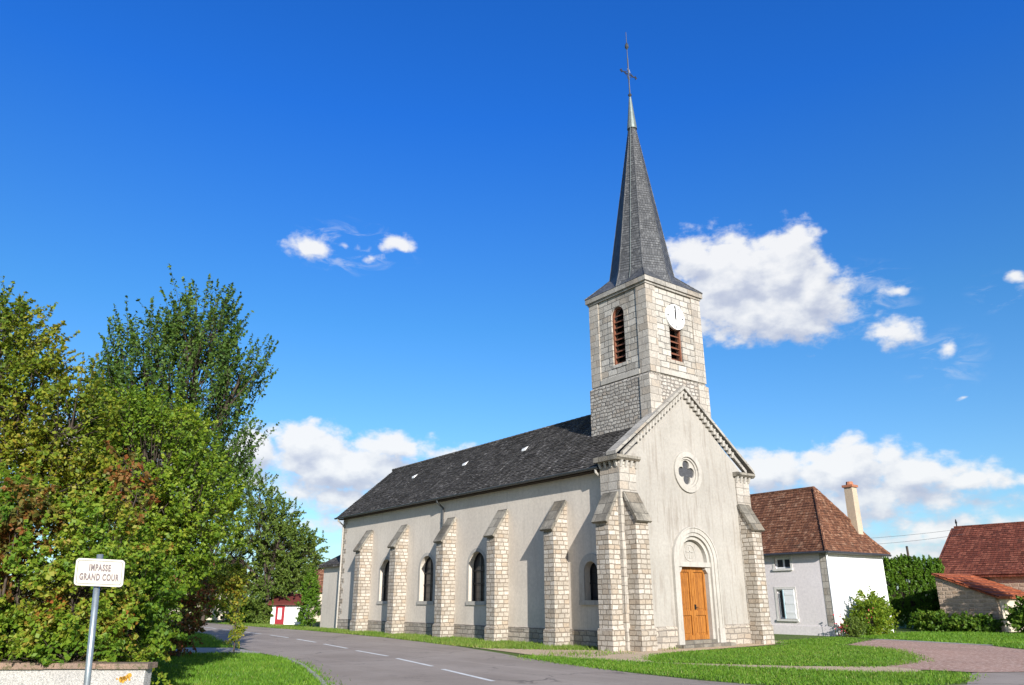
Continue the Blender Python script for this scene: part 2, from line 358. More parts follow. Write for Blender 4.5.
# ---------------------------------------------------------------- the church
coping_m = stone('weathered pale coping', .7, .5, .012, (.42, .40, .365), (.30, .283, .255), (.15, .14, .125), .03, .7, (.13, .122, .11), .7)
bark_dark = plain('dark eaves boards', (.06, .045, .035), .9, .3)
rose_glass_m = plain('grey violet leaded glass', (.075, .075, .08), .35, .5, 18.)
church = thing('church', 'pale stone village church with slate spire, clock tower and orange wooden door', 'church', (3.76, 0, 0))
WF, M, XL, XR, LN = 7.52, 3.76, .312, 7.208, 23.84
EZ, SL = 6.386, .856
roofz = lambda x: EZ+(min(x, 2*M-x)+.04)*SL
# long walls
WINS = [(18.1, .64, 1.58, 3.06), (13.86, .64, 1.58, 3.06), (9.5, .64, 1.58, 3.06), (1.98, .37, 1.62, 2.62)]
mb = MB().slab([(.75, 0), (LN, 0), (LN, 6.60), (.75, 6.60)], [arch(*w) for w in WINS], FY(XL), 0, .5)
mb.box(XR-.5, XR, .75, LN, 0, 6.60)
mb.prism([(XL+.5, 0), (XR-.5, 0), (XR-.5, 6.6), (M, 9.45), (XL+.5, 6.6)], FX(LN-.5), 0, .497)
mb.build('nave_wall', nave_render, church)
mb = MB()
for x0, x1 in ((XL-.05, XL), (XR, XR+.05)):
    mb.hexa([(x0, .8, -.1), (x1, .8, -.1), (x1, LN, -.1), (x0, LN, -.1), (x0, .8, .52), (x1, .8, .52), (x1, LN, .52), (x0, LN, .52)])
    mb.prism([(x0-(.015 if x0 < 3 else 0), .52), (x1+(.015 if x0 > 3 else 0), .52), (x1, .60), (x0, .60)], lambda u, v, d: (u, d, v), .8, LN)
mb.box(XL, XR, LN, LN+.05, -.1, .56)
mb.build('plinth', plinth_stone, church)
# corner stones of the far end
mb = MB(); rq = random.Random(4)
z = .6; k = 0
while z < 6.3:
    l = .55 if k % 2 else .32
    mb.box(XL-.012, XL+.2, LN-l, LN+.012, z, z+.27); z += .28; k += 1
mb.build('quoin', ashlar, church)
for cy_, hw, z0, zs in WINS:
    small = hw < .5
    root = MB().slab(arch(cy_, hw-.001, z0, zs), [], FY(XL+.30), 0, .02).build('arched_window', glass_m, church)
    fr = MB(); archring(fr, cy_, hw-.05, hw, z0, zs, FY(XL+.25), 0, .05)
    for zz in ([z0+.75, z0+1.3] if not small else [z0+.6]): fr.box(XL+.22, XL+.27, cy_-hw, cy_+hw, zz-.025, zz+.025)
    fr.box(XL+.24, XL+.28, cy_-.02, cy_+.02, z0, zs+hw*.98)
    for kk in range(6 if not small else 4):
        zz = z0+.1+kk*(zs-z0)/(5.2 if not small else 3.4); fr.box(XL+.272, XL+.285, cy_-hw, cy_+hw, zz-.008, zz+.008)
    fr.build('window_bar', dark_iron, root)
    sr = MB(); o = .28 if small else .15
    archring(sr, cy_, hw, hw+o, z0, zs, FY(XL-(.06 if small else .012)), 0, .05 if small else .008)
    sr.box(XL-(.10 if small else .05), XL+.29, cy_-hw-o, cy_+hw+o, z0-.16, z0)
    sr.build('window_surround', trim, root)
# buttresses
def buttress(px, py, w, out, hb, ht, pz, axis, nm='buttress', mat_=None):
    # px,py: the near corner where it leaves the wall; axis 'x' leans out to -x (runs w along +y), 'y' leans out to -y (runs w along +x)
    f = (lambda s, v, d: (px-s, py+d, v)) if axis == 'x' else (lambda s, v, d: (px+d, py-s, v))
    ob = MB().prism([(-.06, -.1), (out, -.1), (out, hb), (-.06, ht+.06*(ht-hb)/out)], f, 0, w)
    ob.prism([(-.06, -.1), (out+.05, -.1), (out+.05, pz-.06), (out+.002, pz), (-.06, pz)], f, -.05, w+.05)
    b = ob.build(nm, mat_ or ashlar, church)
    d = Vector((out, hb-ht)).normalized(); n = Vector((-d.y, d.x)) if -d.y > 0 else Vector((d.y, -d.x))
    n = Vector((abs(d.y), abs(d.x)))
    a = Vector((0.005, ht)); e = Vector((out, hb))+d*.13
    cp = MB().prism([tuple(a+n*.004), tuple(e+n*.004), tuple(e+n*.11), tuple(a+n*.11)], f, -.06, w+.06)
    cp.build('buttress_cap', cap_stone, b)
    return b
for yb in (3.293, 7.139, 11.269, 15.827, 19.859): buttress(XL, yb, .585, .716, 4.267, 5.30, .60, 'x')
bs = Vector((0, 0))
buttress(0, .105, .635, .572, 4.318, 5.27, .72, 'x')
buttress(.105, 0, .635, .572, 4.318, 5.27, .72, 'y')
buttress(WF-.105-.70, 0, .60, .572, 4.318, 5.27, .72, 'y')
# front gable block
door_o = arch(M, .83, .10, 3.0)
gable = [(0, -.1), (WF, -.1), (WF, 6.34), (M, 9.50), (0, 6.34)]
mb = MB().slab(gable, [arch(M, 1.0, .12, 2.97, 18), circ(M, 6.36, .60)], FX(0), 0, .55)
mb.prism(gable, FX(.56), 0, .36)
mb.build('facade', front_render, church)
MB().prism([(-.05, -.05), (.80, -.05), (.80, 0), (0, 0), (0, .95), (-.05, .95)], lambda u, v, d: (u, v, d), -.1, 6.42).build('corner_pilaster', quoin, church)
MB().prism([(WF+.05, -.05), (6.70, -.05), (6.70, 0), (WF, 0), (WF, .95), (WF+.05, .95)], lambda u, v, d: (u, v, d), -.1, 6.42).build('corner_pilaster', quoin, church)
for x0, x1 in ((.80, M-1.25), (M+1.25, 6.70)):
    MB().prism([(-.075, -.1), (0, -.1), (0, .74), (-.01, .73), (-.06, .66)], lambda u, v, d: (d, u, v), x0, x1).build('facade_plinth', plinth_stone, church)
# gable coping, kneelers and the small arcade of corbels
A0, AP = (-.32, 6.62), (M, 9.86)
sl = (AP[1]-A0[1])/(AP[0]-A0[0])
mb = MB()
for sgn in (-1, 1):
    X = lambda x: M+sgn*(x-M)
    mb.prism([(X(A0[0]), A0[1]+.015), (X(M), AP[1]-.135), (X(M), AP[1]), (X(A0[0]), A0[1]+.14)], FX(-.2), 0, .50)
    mb.prism([(X(.1), 6.60), (X(M), 9.51), (X(M), 9.66), (X(.1), 6.76)], FX(-.12), 0, .119)
gc = mb.build('gable_coping', coping_m, church)
for sgn in (-1, 1):
    a, b = (-.30, .92) if sgn < 0 else (WF-.92, WF+.30)
    MB().prism([(-.24, 6.53), (-.15, 6.45), (1.02, 6.45), (1.02, 6.625), (-.24, 6.625)], lambda u, v, d: (d, u, v), a, b).build('kneeler_cornice', cap_stone, church)
n = 16
for sgn in (-1, 1):
    for i in range(n):
        x = .95+(M-.12-.95)*i/(n-1); zt = A0[1]+sl*(x-A0[0])-.22; X = M+sgn*(x-M)
        MB().hexa([(X-.05, -.12, zt-.20), (X+.05, -.12, zt-.20), (X+.05, 0, zt-.20), (X-.05, 0, zt-.20),
                 (X-.055, -.165, zt+.02), (X+.055, -.165, zt+.02), (X+.055, 0, zt+.02), (X-.055, 0, zt+.02)]).build('corbel', trim, church)
    for i in range(4):
        x = (-.02 if sgn < 0 else WF-.82)+i*.26
        MB().hexa([(x, -.08, 6.22), (x+.1, -.08, 6.22), (x+.1, -.05, 6.22), (x, -.05, 6.22), (x, -.17, 6.45), (x+.1, -.17, 6.45), (x+.1, -.05, 6.45), (x, -.05, 6.45)]).build('corbel', trim, church)
for i in range(4):
    y = .02+i*.27
    MB().hexa([(-.08, y, 6.22), (-.05, y, 6.22), (-.05, y+.1, 6.22), (-.08, y+.1, 6.22), (-.17, y, 6.45), (-.05, y, 6.45), (-.05, y+.1, 6.45), (-.17, y+.1, 6.45)]).build('corbel', trim, church)
# rose window
rose = MB(); ring(rose, M, 6.36, .60, .80, FX(-.07), 0, .12); ring(rose, M, 6.36, .52, .61, FX(-.005), 0, .3)
rose = rose.build('rose_window', trim, church)
mb = MB(); nq = 96; vs = []
for i in range(nq):    # quatrefoil opening cut in a round slab
    th_ = 2*math.pi*i/nq; ph = (th_+math.pi/4) % (math.pi/2)-math.pi/4
    ri = .275*math.cos(ph)+math.sqrt(max(.2**2-(.275*math.sin(ph))**2, 0))
    for r_, d_ in ((ri, .05), (.53, .05), (ri, .12), (.53, .12)): vs.append((M+r_*math.cos(th_), d_, 6.36+r_*math.sin(th_)))
fs = []
for i in range(nq):
    j = (i+1) % nq
    fs += [(4*i, 4*j, 4*j+1, 4*i+1), (4*i+2, 4*i+3, 4*j+3, 4*j+2), (4*i, 4*i+2, 4*j+2, 4*j), (4*i+1, 4*j+1, 4*j+3, 4*i+3)]
mb.add(vs, fs); mb.build('tracery', trim, rose)
MB().slab(circ(M, 6.36, .53, 30), [], FX(.121), 0, .02).build('rose_glass', rose_glass_m, rose)
# portal
portal = MB(); archring(portal, M, 1.06, 1.22, .12, 3.0, FX(-.09), 0, .14, 22); archring(portal, M, .93, 1.06, .12, 3.0, FX(-.045), 0, .32, 22)
archring(portal, M, .80, .94, .12, 3.0, FX(.05), 0, .30, 22)
portal = portal.build('portal', trim, church)
mb = MB(); archring(mb, M, 1.22, 1.27, .12, 3.0, FX(-.12), 0, .12, 22)
mb.box(M-1.30, M-1.0, -.13, .0, .11, .62); mb.box(M+1.0, M+1.30, -.13, .0, .11, .62)
mb.build('hood_mould', trim, portal)
MB().slab(arch(M, .82, 2.82, 3.0, 16), [], FX(.22), 0, .1).build('tympanum', front_render, portal)
mb = MB(); ring(mb, M, 3.33, .28, .315, FX(.195), 0, .03); mb.box(M-.02, M+.02, .19, .22, 3.12, 3.54); mb.box(M-.2, M+.2, .19, .22, 3.35, 3.385)
mb.box(M-.12, M-.09, .2, .22, 3.12, 3.28); mb.box(M+.09, M+.12, .2, .22, 3.12, 3.28)
mb.build('carved_emblem', trim, portal)
mb = MB().box(M-.93, M+.93, -.0, .30, 2.80, 2.97)
for s_ in (-1, 1):
    x = M+s_*.80
    mb.prism([(0, 2.80), (s_*-.14, 2.80), (s_*-.12, 2.70), (s_*-.04, 2.60), (0, 2.58)], lambda u, v, d, x=x: (x+u, .06+d, v), 0, .2)
mb.build('lintel', trim, portal)
mb = MB().box(M-1.45, M+1.45, -.45, .2, -.05, .12); mb.box(M-1.0, M+1.0, -.02, .3, .12, .235)
mb.build('doorstep', cap_stone, portal)
door = MB().box(M-.80, M+.80, .27, .33, .24, 2.80)
for s_ in (-1, 1):
    a, b = sorted((M+s_*.012, M+s_*.80))
    for z0, z1 in ((.24, .40), (1.08, 1.24), (2.62, 2.80)): door.box(a, b, .225, .27, z0, z1)
    door.box(a, a+.11, .225, .27, .40, 1.08); door.box(b-.11, b, .225, .27, .40, 1.08)
    door.box(a, a+.11, .225, .27, 1.24, 2.62); door.box(b-.11, b, .225, .27, 1.24, 2.62)
    for z0, z1 in ((.47, 1.01), (1.31, 2.55)): door.box(a+.17, b-.17, .25, .27, z0, z1)
door.box(M-.035, M+.035, .20, .225, .24, 2.80)
door = door.build('door', wood, portal)
hd = MB().box(M+.07, M+.12, .17, .225, 1.28, 1.46); hd.tube([(M+.095, .17, 1.36), (M+.095, .13, 1.36), (M+.18, .13, 1.36)], .012, 6)
hd.build('handle', dark_iron, door)
# roof
mb = MB(); th = .14
for sgn in (-1, 1):
    X = lambda x: M+sgn*(x-M)
    mb.prism([(X(-.04), EZ-.02), (X(M), 9.62), (X(M), 9.62-th), (X(-.04+.0), EZ-.02-th*.7)], FX(.31), 0, LN+.28-.31)
roof = mb.build('roof', slate, church)
mb = MB(); rr = random.Random(3)
mb.courses((-.09, .305, EZ-.06), (-.09, LN+.3, EZ-.06), (M, LN+.3, 9.64), (M, .305, 9.64), 36, .03, .012, rr, 60)
mb.courses((2*M+.09, .305, EZ-.06), (2*M+.09, LN+.3, EZ-.06), (M, LN+.3, 9.64), (M, .305, 9.64), 30, .028)
mb.build('roof_tiles', slate, roof, recalc=False)
mb = MB(); y = 3.5
while y < LN+.25:
    mb.tube([(M, y, 9.63+.0), (M, y+.37, 9.645)], .085, 8); y += .36
mb.build('ridge_tile', slate, roof)
for yv in (18.9, 13.58, 8.44):
    zc = roofz(2.36)+.03
    v = MB().add([(2.18, yv-.14, roofz(2.18)+.02), (2.18, yv+.14, roofz(2.18)+.02), (2.50, yv, roofz(2.50)+.03), (2.18, yv-.12, roofz(2.18)+.13), (2.18, yv+.12, roofz(2.18)+.13)],
                 [(0, 3, 2), (1, 2, 4), (3, 4, 2), (0, 1, 4, 3), (0, 2, 1)])
    v.build('roof_vent', clock_white, roof)
mb = MB(); pts = []
prof = [(-.20+.075-.075*math.cos(t), EZ-.07-.075*math.sin(t)) for t in [math.pi*i/8 for i in range(9)]]
prof += [(x*1.0, z_+.012) for x, z_ in prof[::-1]]
mb.prism(prof, lambda u, v, d: (u, d, v), .97, LN+.3)
gut = mb.build('gutter', zinc, church)
MB().prism([(.0, EZ-.17), (XL, EZ-.17), (XL, EZ-.12), (.0, EZ-.12)], lambda u, v, d: (u, d, v), .97, LN+.2).build('soffit', bark_dark, church)
for yp, zb in ((12.4, 5.0), (1.12, .1), (LN-.12, .1)):
    dp = MB().tube([(-.12, yp, EZ-.13), (-.10, yp, EZ-.25), (XL-.07, yp, EZ-.5), (XL-.07, yp, zb)], .05, 8)
    for zz in ([5.3] if zb > 1 else [1.5, 3.2, 5.0]): dp.tube([(XL-.07, yp, zz), (XL-.07, yp, zz+.05)], .062, 8)
    dp.build('downpipe', zinc if zb > 1 else trim, church)
# sacristy at the far end
mb = MB().box(.62, 6.9, LN+.051, LN+3.1, -.1, 3.62)
mb.build('sacristy_wall', nave_render, church)
sr = MB().prism([(.35, 3.55), (M, 5.2), (7.17, 3.55), (7.17, 3.70), (M, 5.36), (.35, 3.70)], FX(LN+.06), 0, 3.3)
sr.build('sacristy_roof', slate, church)
# tower
TX0, TX1, TY0, TY1 = M-1.662, M+1.662, .06, 3.384
TC = (TY0+TY1)/2
belf_l = arch(TC, .37, 10.95, 13.13); belf_f = arch(M, .37, 10.95, 13.13)
mb = MB()
mb.slab([(TY0+.35, 10.2), (TY1, 10.2), (TY1, 14.1), (TY0+.35, 14.1)], [belf_l], FY(TX0), 0, .35)
mb.slab([(TX0, 10.2), (TX1, 10.2), (TX1, 14.1), (TX0, 14.1)], [belf_f], FX(TY0), 0, .35)
mb.box(TX1-.35, TX1, TY0+.35, TY1, 10.2, 14.1); mb.box(TX0+.35, TX1-.35, TY1-.35, TY1, 10.2, 14.1)
tower = mb.build('tower', belfry_stone, church)
mb = MB().box(TX0-.10, TX1+.10, TY0-.0, TY1+.12, 7.45, 10.12)
mb.hexa([(TX0-.10, TY0-.0, 10.12), (TX1+.10, TY0-.0, 10.12), (TX1+.10, TY1+.12, 10.12), (TX0-.10, TY1+.12, 10.12), (TX0-.0, TY0+.04, 10.24), (TX1+.0, TY0+.04, 10.24), (TX1+.0, TY1-.01, 10.24), (TX0-.0, TY1-.01, 10.24)])
mb.build('tower_base', rubble, tower)
PZ = lambda P_, z0, z1: MB().prism(P_, lambda u, v, d: (u, v, d), z0, z1).build('tower_pilaster', quoin, tower)
for sx, xa in ((1, TX0), (-1, TX1)):
    for sy, ya_ in ((1, TY0), (-1, TY1)):
        q_ = .045
        PZ([(xa-sx*q_, ya_-sy*q_), (xa+sx*.52, ya_-sy*q_), (xa+sx*.52, ya_), (xa, ya_), (xa, ya_+sy*.52), (xa-sx*q_, ya_+sy*.52)], 10.24, 14.1)
PZ([(TX0-.145, TY0-.045), (TX0+.5, TY0-.045), (TX0+.5, TY0-.001), (TX0-.101, TY0-.001), (TX0-.101, TY0+.5), (TX0-.145, TY0+.5)], 7.0, 10.1)
PZ([(TX1+.145, TY0-.045), (TX1-.5, TY0-.045), (TX1-.5, TY0-.001), (TX1+.101, TY0-.001), (TX1+.101, TY0+.5), (TX1+.145, TY0+.5)], 7.0, 10.1)
MB().box(TX0-.07, TX0, TY0+.53, TY1-.53, 10.24, 10.44).build('string_course', trim, tower); MB().box(TX0+.53, TX1-.53, TY0-.07, TY0, 10.24, 10.44).build('string_course', trim, tower)
mb = MB().box(TX0-.085, TX1+.085, TY0-.085, TY1+.085, 14.02, 14.12); mb.box(TX0-.155, TX1+.155, TY0-.155, TY1+.155, 14.12, 14.33)
mb.build('tower_cornice', coping_m, tower)
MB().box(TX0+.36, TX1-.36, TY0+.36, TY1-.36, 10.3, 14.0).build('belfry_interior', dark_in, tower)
def louvre(f, cu, nm='louvre_window'):
    o = MB(); archring(o, cu, .30, .369, 10.95, 13.13, f, .06, .16)
    o = o.build(nm, louvre_wood, tower)
    sb = MB(); nn = 9
    for i in range(nn):
        z0 = 10.97+i*(13.35-10.97)/nn; hw = .34 if z0 < 13.0 else .22
        p = []
        for z_, d in ((z0, .08), (z0+.03, .08), (z0+.20, .33), (z0+.17, .33)): p.append((z_, d))
        vs = [f(cu-hw, z_, d) for z_, d in p]+[f(cu+hw, z_, d) for z_, d in p]
        sb.add(vs, [(0, 1, 2, 3), (7, 6, 5, 4), (0, 4, 5, 1), (1, 5, 6, 2), (2, 6, 7, 3), (3, 7, 4, 0)])
    sb.build('louvre_slat', louvre_wood, o)
    st = MB(); archring(st, cu, .371, .60, 10.95, 13.13, f, -.012, .02)
    st.prism([(-.45, 10.80), (.45, 10.80), (.45, 10.95), (-.45, 10.95)], lambda u, v, d: f(cu+u, v, d), -.02, .34)
    st.build('louvre_surround', belfry_stone, o)
louvre(lambda u, v, d: (TX0+d, u, v), TC); louvre(lambda u, v, d: (u, TY0+d, v), M)
clock = MB().slab(circ(M-.03, 12.86, .535, 40), [], FX(TY0-.10), 0, .09); ring(clock, M-.03, 12.86, .53, .56, FX(TY0-.12), 0, .11, 40)
clock = clock.build('clock', clock_white, tower)
for i in range(12):   # hour marks
    a = math.pi/6*i; big = i % 3 == 0
    r0, r1, w_ = (.38 if big else .42), .50, (.03 if big else .02)
    dx, dz = math.sin(a), math.cos(a)
    c_ = [(M-.03+dx*r_+dz*s_*w_, 12.86+dz*r_-dx*s_*w_) for r_, s_ in ((r0, -1), (r0, 1), (r1, 1), (r1, -1))]
    MB().prism(c_, FX(TY0-.104), 0, .004).build('hour_mark', black_paint, clock)
MB().prism([(M-.055, 12.78), (M-.005, 12.78), (M-.0, 13.16), (M-.03, 13.24), (M-.06, 13.16)], FX(TY0-.118), 0, .01).build('hour_hand', black_paint, clock)
MB().prism([(M-.045, 12.72), (M-.002, 12.72), (M+.0, 13.3), (M-.018, 13.37), (M-.036, 13.3)], FX(TY0-.134), 0, .01).build('minute_hand', black_paint, clock)
# spire: octagon with its arrises on the axes and diagonals, broached into the square cornice
OV = [(M+1.42*math.cos(math.pi/4*k), TC+1.42*math.sin(math.pi/4*k)) for k in range(8)]
ZB, ZT, RT = 15.20, 23.16, .17
OT = [(M+RT*math.cos(math.pi/4*k), TC+RT*math.sin(math.pi/4*k)) for k in range(8)]
mb = MB().add([(x, y, ZB) for x, y in OV]+[(x, y, ZT) for x, y in OT], [(k, (k+1) % 8, 8+(k+1) % 8, 8+k) for k in range(8)]+[tuple(range(8)), tuple(range(15, 7, -1))])
e = 1.662+.17
CQ = [(M+e, TC+e), (M-e, TC+e), (M-e, TC-e), (M+e, TC-e)]
AL = [(M+1.66*math.cos(math.pi/2*k), TC+1.66*math.sin(math.pi/2*k), 14.42) for k in range(4)]   # lowest point of the axis arrises
sk = MB().add([(x, y, 14.335) for x, y in CQ]+[(x, y, ZB+.02) for x, y in OV]+AL, [])
for q_ in range(4):
    dv = 1+2*q_; l0, l1 = 12+q_, 12+(q_+1) % 4; x0_, x1_ = 4+2*q_, 4+(2*q_+2) % 8
    sk.f += [(q_, 4+dv, l0), (q_, l1, 4+dv), (l0, 4+dv, x0_), (l1, x1_, 4+dv), (q_, (q_+1) % 4, l1)]
sk.f.append((3, 2, 1, 0))
spire = mb.build('spire', spire_slate, church)
sk.build('spire_skirt', spire_slate, spire, recalc=False)
cs = MB()
for k in range(8):
    a, b = k, (k+1) % 8
    cs.courses((*OV[a], ZB), (*OV[b], ZB), (*OT[b], ZT), (*OT[a], ZT), 58, .014)
cs.build('slate_course', spire_slate, spire, recalc=False)
ls = MB()
for k in range(8): ls.tube(([AL[k//2]] if k % 2 == 0 else [(*CQ[k//2], 14.36)])+[(*OV[k], ZB+.02), (*OT[k], ZT)], [.03, .03, .018], 6)
ls.build('lead_hip', spire_slate, spire)
k = 5; pm = lambda t, s: (Vector((*OV[4], ZB)).lerp(Vector((*OV[5], ZB)), .5)).lerp(Vector((*OT[4], ZT)).lerp(Vector((*OT[5], ZT)), .5), t)+Vector((-.06, -.03, 0))
MB().tube([pm(0, 0)+Vector((-.25, -.1, -.75)), pm(0, 0), pm(.5, 0), pm(1, 0)], .012, 6).build('lightning_cable', lead, spire)
MB().tube([(M, TC, 23.1), (M, TC, 23.3), (M, TC, 24.0), (M, TC, 24.94)], [.24, .225, .15, .06], 12).build('lead_cap', lead, spire)
fn = MB().tube([(M, TC, 24.9), (M, TC, 26.3), (M, TC, 28.9)], [.04, .032, .016], 6)
fn.tube([(M, TC, 27.82), (M, TC, 27.95), (M, TC, 28.1), (M, TC, 28.25)], [.02, .10, .09, .02], 8)
fn.tube([(M, TC, 24.98), (M, TC, 25.08), (M, TC, 25.18)], [.04, .10, .04], 8)
fn.tube([(M-.52, TC, 26.32), (M+.52, TC, 26.32)], .03, 6)
fn.tube([(M, TC, 25.55), (M, TC, 27.3)], .035, 6)
for s_ in (-1, 1):
    fn.tube([(M+s_*.46, TC, 26.22), (M+s_*.58, TC, 26.32), (M+s_*.46, TC, 26.42)], .028, 5)
    for z_ in (-1, 1):
        fn.tube([(M+s_*.06, TC, 26.32+z_*.3), (M+s_*.10, TC, 26.32+z_*.12), (M+s_*.28, TC, 26.32+z_*.05)], .018, 5)
fn.build('finial_cross', zinc, spire)
# ---------------------------------------------------------------- ground, road, paths
def sheet(mb, poly, z, dens=None):
    tri = tessellate_polygon([[Vector((x, y, 0)) for x, y in poly]])
    return mb.add([(x, y, z) for x, y in poly], [tuple(t) for t in tri])
def ground_mat(name, ca, cb, cc, s1=.8, s2=18., bump=.4, rough=.95, fine=90., thr=(.52, .68)):
    m, nt, b = material(name); pos = nt.nodes.new('ShaderNodeNewGeometry').outputs['Position']
    a = noise(nt, pos, s1, 6., .65).outputs[0]; f = noise(nt, pos, s2, 5., .7).outputs[0]; g = noise(nt, pos, fine, 2., .6).outputs[0]
    col = mixc(nt, maprange(nt, a, .35, .65), ca, cb)
    col = mixc(nt, maprange(nt, f, thr[0], thr[1], 0, .8), col, cc)
    col = mixc(nt, 1., col, ramp(nt, g, [(.3, (.75, .75, .75)), (.7, (1.25, 1.25, 1.25))]), 'MULTIPLY')
    setc(nt, b, col, mth(nt, 'ADD', f, g), bump, .015, rough); return m
turf = ground_mat('rough turf', (.06, .115, .016), (.095, .135, .024), (.13, .12, .045))
lawn_m = ground_mat('mown lawn', (.055, .115, .010), (.075, .135, .014), (.17, .15, .06), 1.2, 12.)
verge_m = ground_mat('dry verge', (.09, .14, .03), (.13, .16, .05), (.22, .19, .11), 1.0, 9.)
asphalt, ant, ab = material('worn asphalt'); apos = ant.nodes.new('ShaderNodeNewGeometry').outputs['Position']
a1 = noise(ant, apos, .28, 5., .6).outputs[0]; a2 = noise(ant, apos, 5., 6., .7).outputs[0]; a3 = noise(ant, apos, 120., 2., .6).outputs[0]
acol = mixc(ant, maprange(ant, a1, .38, .62), (.255, .212, .178), (.32, .272, .232))
rut = noise(ant, vm(ant, 'MULTIPLY', apos, (1.1, .05, 1.)), 1.3, 4., .6).outputs[0]      # tyre-polished bands along the lanes
acol = mixc(ant, maprange(ant, rut, .5, .68, 0, .55), acol, (.365, .31, .265))
acol = mixc(ant, maprange(ant, a2, .56, .72, 0, .6), acol, (.19, .165, .148))
apv = nd(ant, 'ShaderNodeTexVoronoi', {'Vector': vm(ant, 'ADD', apos, vm(ant, 'MULTIPLY', noise(ant, apos, 1.4, 5., .65).outputs['Color'], (1.1, 1.1, 0))), 'Scale': .42}, feature='DISTANCE_TO_EDGE').outputs['Distance']
crk = mth(ant, 'MULTIPLY', maprange(ant, apv, .004, .014, 1, 0), maprange(ant, noise(ant, apos, .5, 3., .5).outputs[0], .45, .6))
acol = mixc(ant, mth(ant, 'MULTIPLY', crk, .7), acol, (.07, .06, .055))
acol = mixc(ant, 1., acol, ramp(ant, a3, [(.3, (.75, .75, .75)), (.7, (1.25, 1.25, 1.25))]), 'MULTIPLY')
setc(ant, ab, acol, mth(ant, 'ADD', a3, a2), .3, .012, .92)
gravel = ground_mat('tan gravel', (.52, .40, .27), (.44, .33, .215), (.58, .48, .35), 1.2, 26., .7, .95, 60.)
redgravel = ground_mat('reddish gravel', (.38, .225, .17), (.28, .165, .125), (.58, .44, .36), .6, 11., .7, .95, 50., (.46, .62))
concrete = ground_mat('pale concrete', (.38, .36, .33), (.30, .285, .26), (.22, .21, .2), .8, 12., .3)
paint = ground_mat('worn road paint', (.72, .72, .70), (.60, .60, .58), (.34, .33, .33), 2., 20., .2, .8, 90., (.56, .66))
gm = MB(); gm.add([(-500, -300, 0), (500, -300, 0), (500, 900, 0), (-500, 900, 0)], [(0, 1, 2, 3)])
struct('ground', gm, turf)
ROADR = [(-6.6, 110), (-3.2, 70), (-1.75, 50), (-1.70, 31), (-1.5, 22), (-1.95, 13.5), (-2.97, 6.0), (-3.9, 1.9), (-4.49, 0), (-5.1, -3), (-5.45, -5.5), (-5.55, -7.6), (-5.3, -9.2), (-4.2, -10.7), (-1.94, -11.55), (-.6, -11.0), (.8, -10.5), (2.2, -11.35), (7, -12.55), (16, -13.2)]
ROADL = [(-11.8, 112), (-7.9, 70), (-6.2, 50), (-6.0, 33), (-6.8, 26), (-8.3, 18.5), (-9.5, 11.2), (-9.97, 7.3), (-10.2, 4.1), (-10.9, 1.0), (-12.1, -2.9), (-13.3, -6.2)]
road = MB(); sheet(road, ROADR+[(45, -22), (45, -60), (-60, -60), (-60, 8), (-22, -7.6), (-18, -9.0), (-15.2, -9.2)]+ROADL[::-1], .008)
struct('road', road, asphalt)
mk = MB()
DASH = [((-9.14, -4.99), (-8.47, -1.86)), ((-8.22, -.95), (-7.63, 2.07)), ((-7.4, 3.08), (-7.0, 6.1)), ((-6.72, 7.41), (-6.26, 10.5)), ((-6.02, 11.9), (-5.62, 14.9)), ((-5.44, 16.4), (-5.18, 19.5)), ((-5.1, 21.0), (-4.93, 24.1)), ((-4.85, 25.6), (-4.7, 28.7)), ((-4.62, 30.2), (-4.5, 33.3)), ((-4.5, 35), (-4.6, 38)), ((-10.2, -9.5), (-9.5, -6.4))]
for (a, b) in DASH:
    a, b = Vector((*a, .012)), Vector((*b, .012)); d = (b-a).normalized(); s_ = Vector((d.y, -d.x, 0))*.062
    mk.add([a-s_, a+s_, b+s_, b-s_], [(0, 1, 2, 3)])
mk.add([(-2.75, 2.2, .012), (-2.55, 2.2, .012), (-2.72, 5.4, .012), (-2.84, 5.4, .012)], [(0, 1, 2, 3)])
struct('road_marking', mk, paint)
NG = [(-.2, 40), (-1.6, 40), (-1.62, 31), (-1.4, 22), (-1.85, 13.5), (-2.87, 6.0), (-3.0, 4.2), (-1.8, 2.2), (-.62, .9), (.25, .9), (.25, 24), (.25, 40)]
sv = MB(); sheet(sv, NG, .012); struct('roadside_strip', sv, verge_m)
FORE = [(-2.9, 5.2), (-2.0, 3.0), (-.62, .95), (5.0, .9), (9.0, 1.0), (9.4, -.4), (7.4, -.6), (6.9, -.93), (.59, -1.41), (-2.16, -2.93), (-2.79, -3.78), (-2.3, -4.61), (-.82, -7.0), (1.1, -8.6), (1.0, -9.2), (.03, -9.7), (-1.16, -9.3), (-2.38, -6.3), (-3.05, -4.21), (-3.4, -2.19), (-3.75, .1), (-3.4, 2.2)]
sv = MB(); sheet(sv, FORE, .016); struct('gravel_path', sv, gravel)
DRIVE = [(8.2, -3.0), (11.6, -1.9), (12.9, -1.75), (13.2, -2.2), (12.01, -6.4), (10.6, -8.0), (16, -13.0), (7, -12.6), (2.2, -11.4), (.9, -10.6), (.55, -9.4), (.9, -8.4), (3.3, -7.6), (5.1, -6.6), (7.1, -5.2)]
sv = MB(); sheet(sv, DRIVE, .020); struct('gravel_drive', sv, redgravel)
sv = MB(); sheet(sv, [(12.7, -1.5), (13.4, -1.5), (13.45, -2.3), (12.6, -6.35), (12.1, -6.4), (12.95, -2.0)], .026); sheet(sv, [(-11.9, 12.3), (-9.85, 10.3), (-9.92, 7.25), (-10.3, 6.3), (-10.9, 7.4), (-13.0, 9.2)], .014)
struct('pavement', sv, concrete)
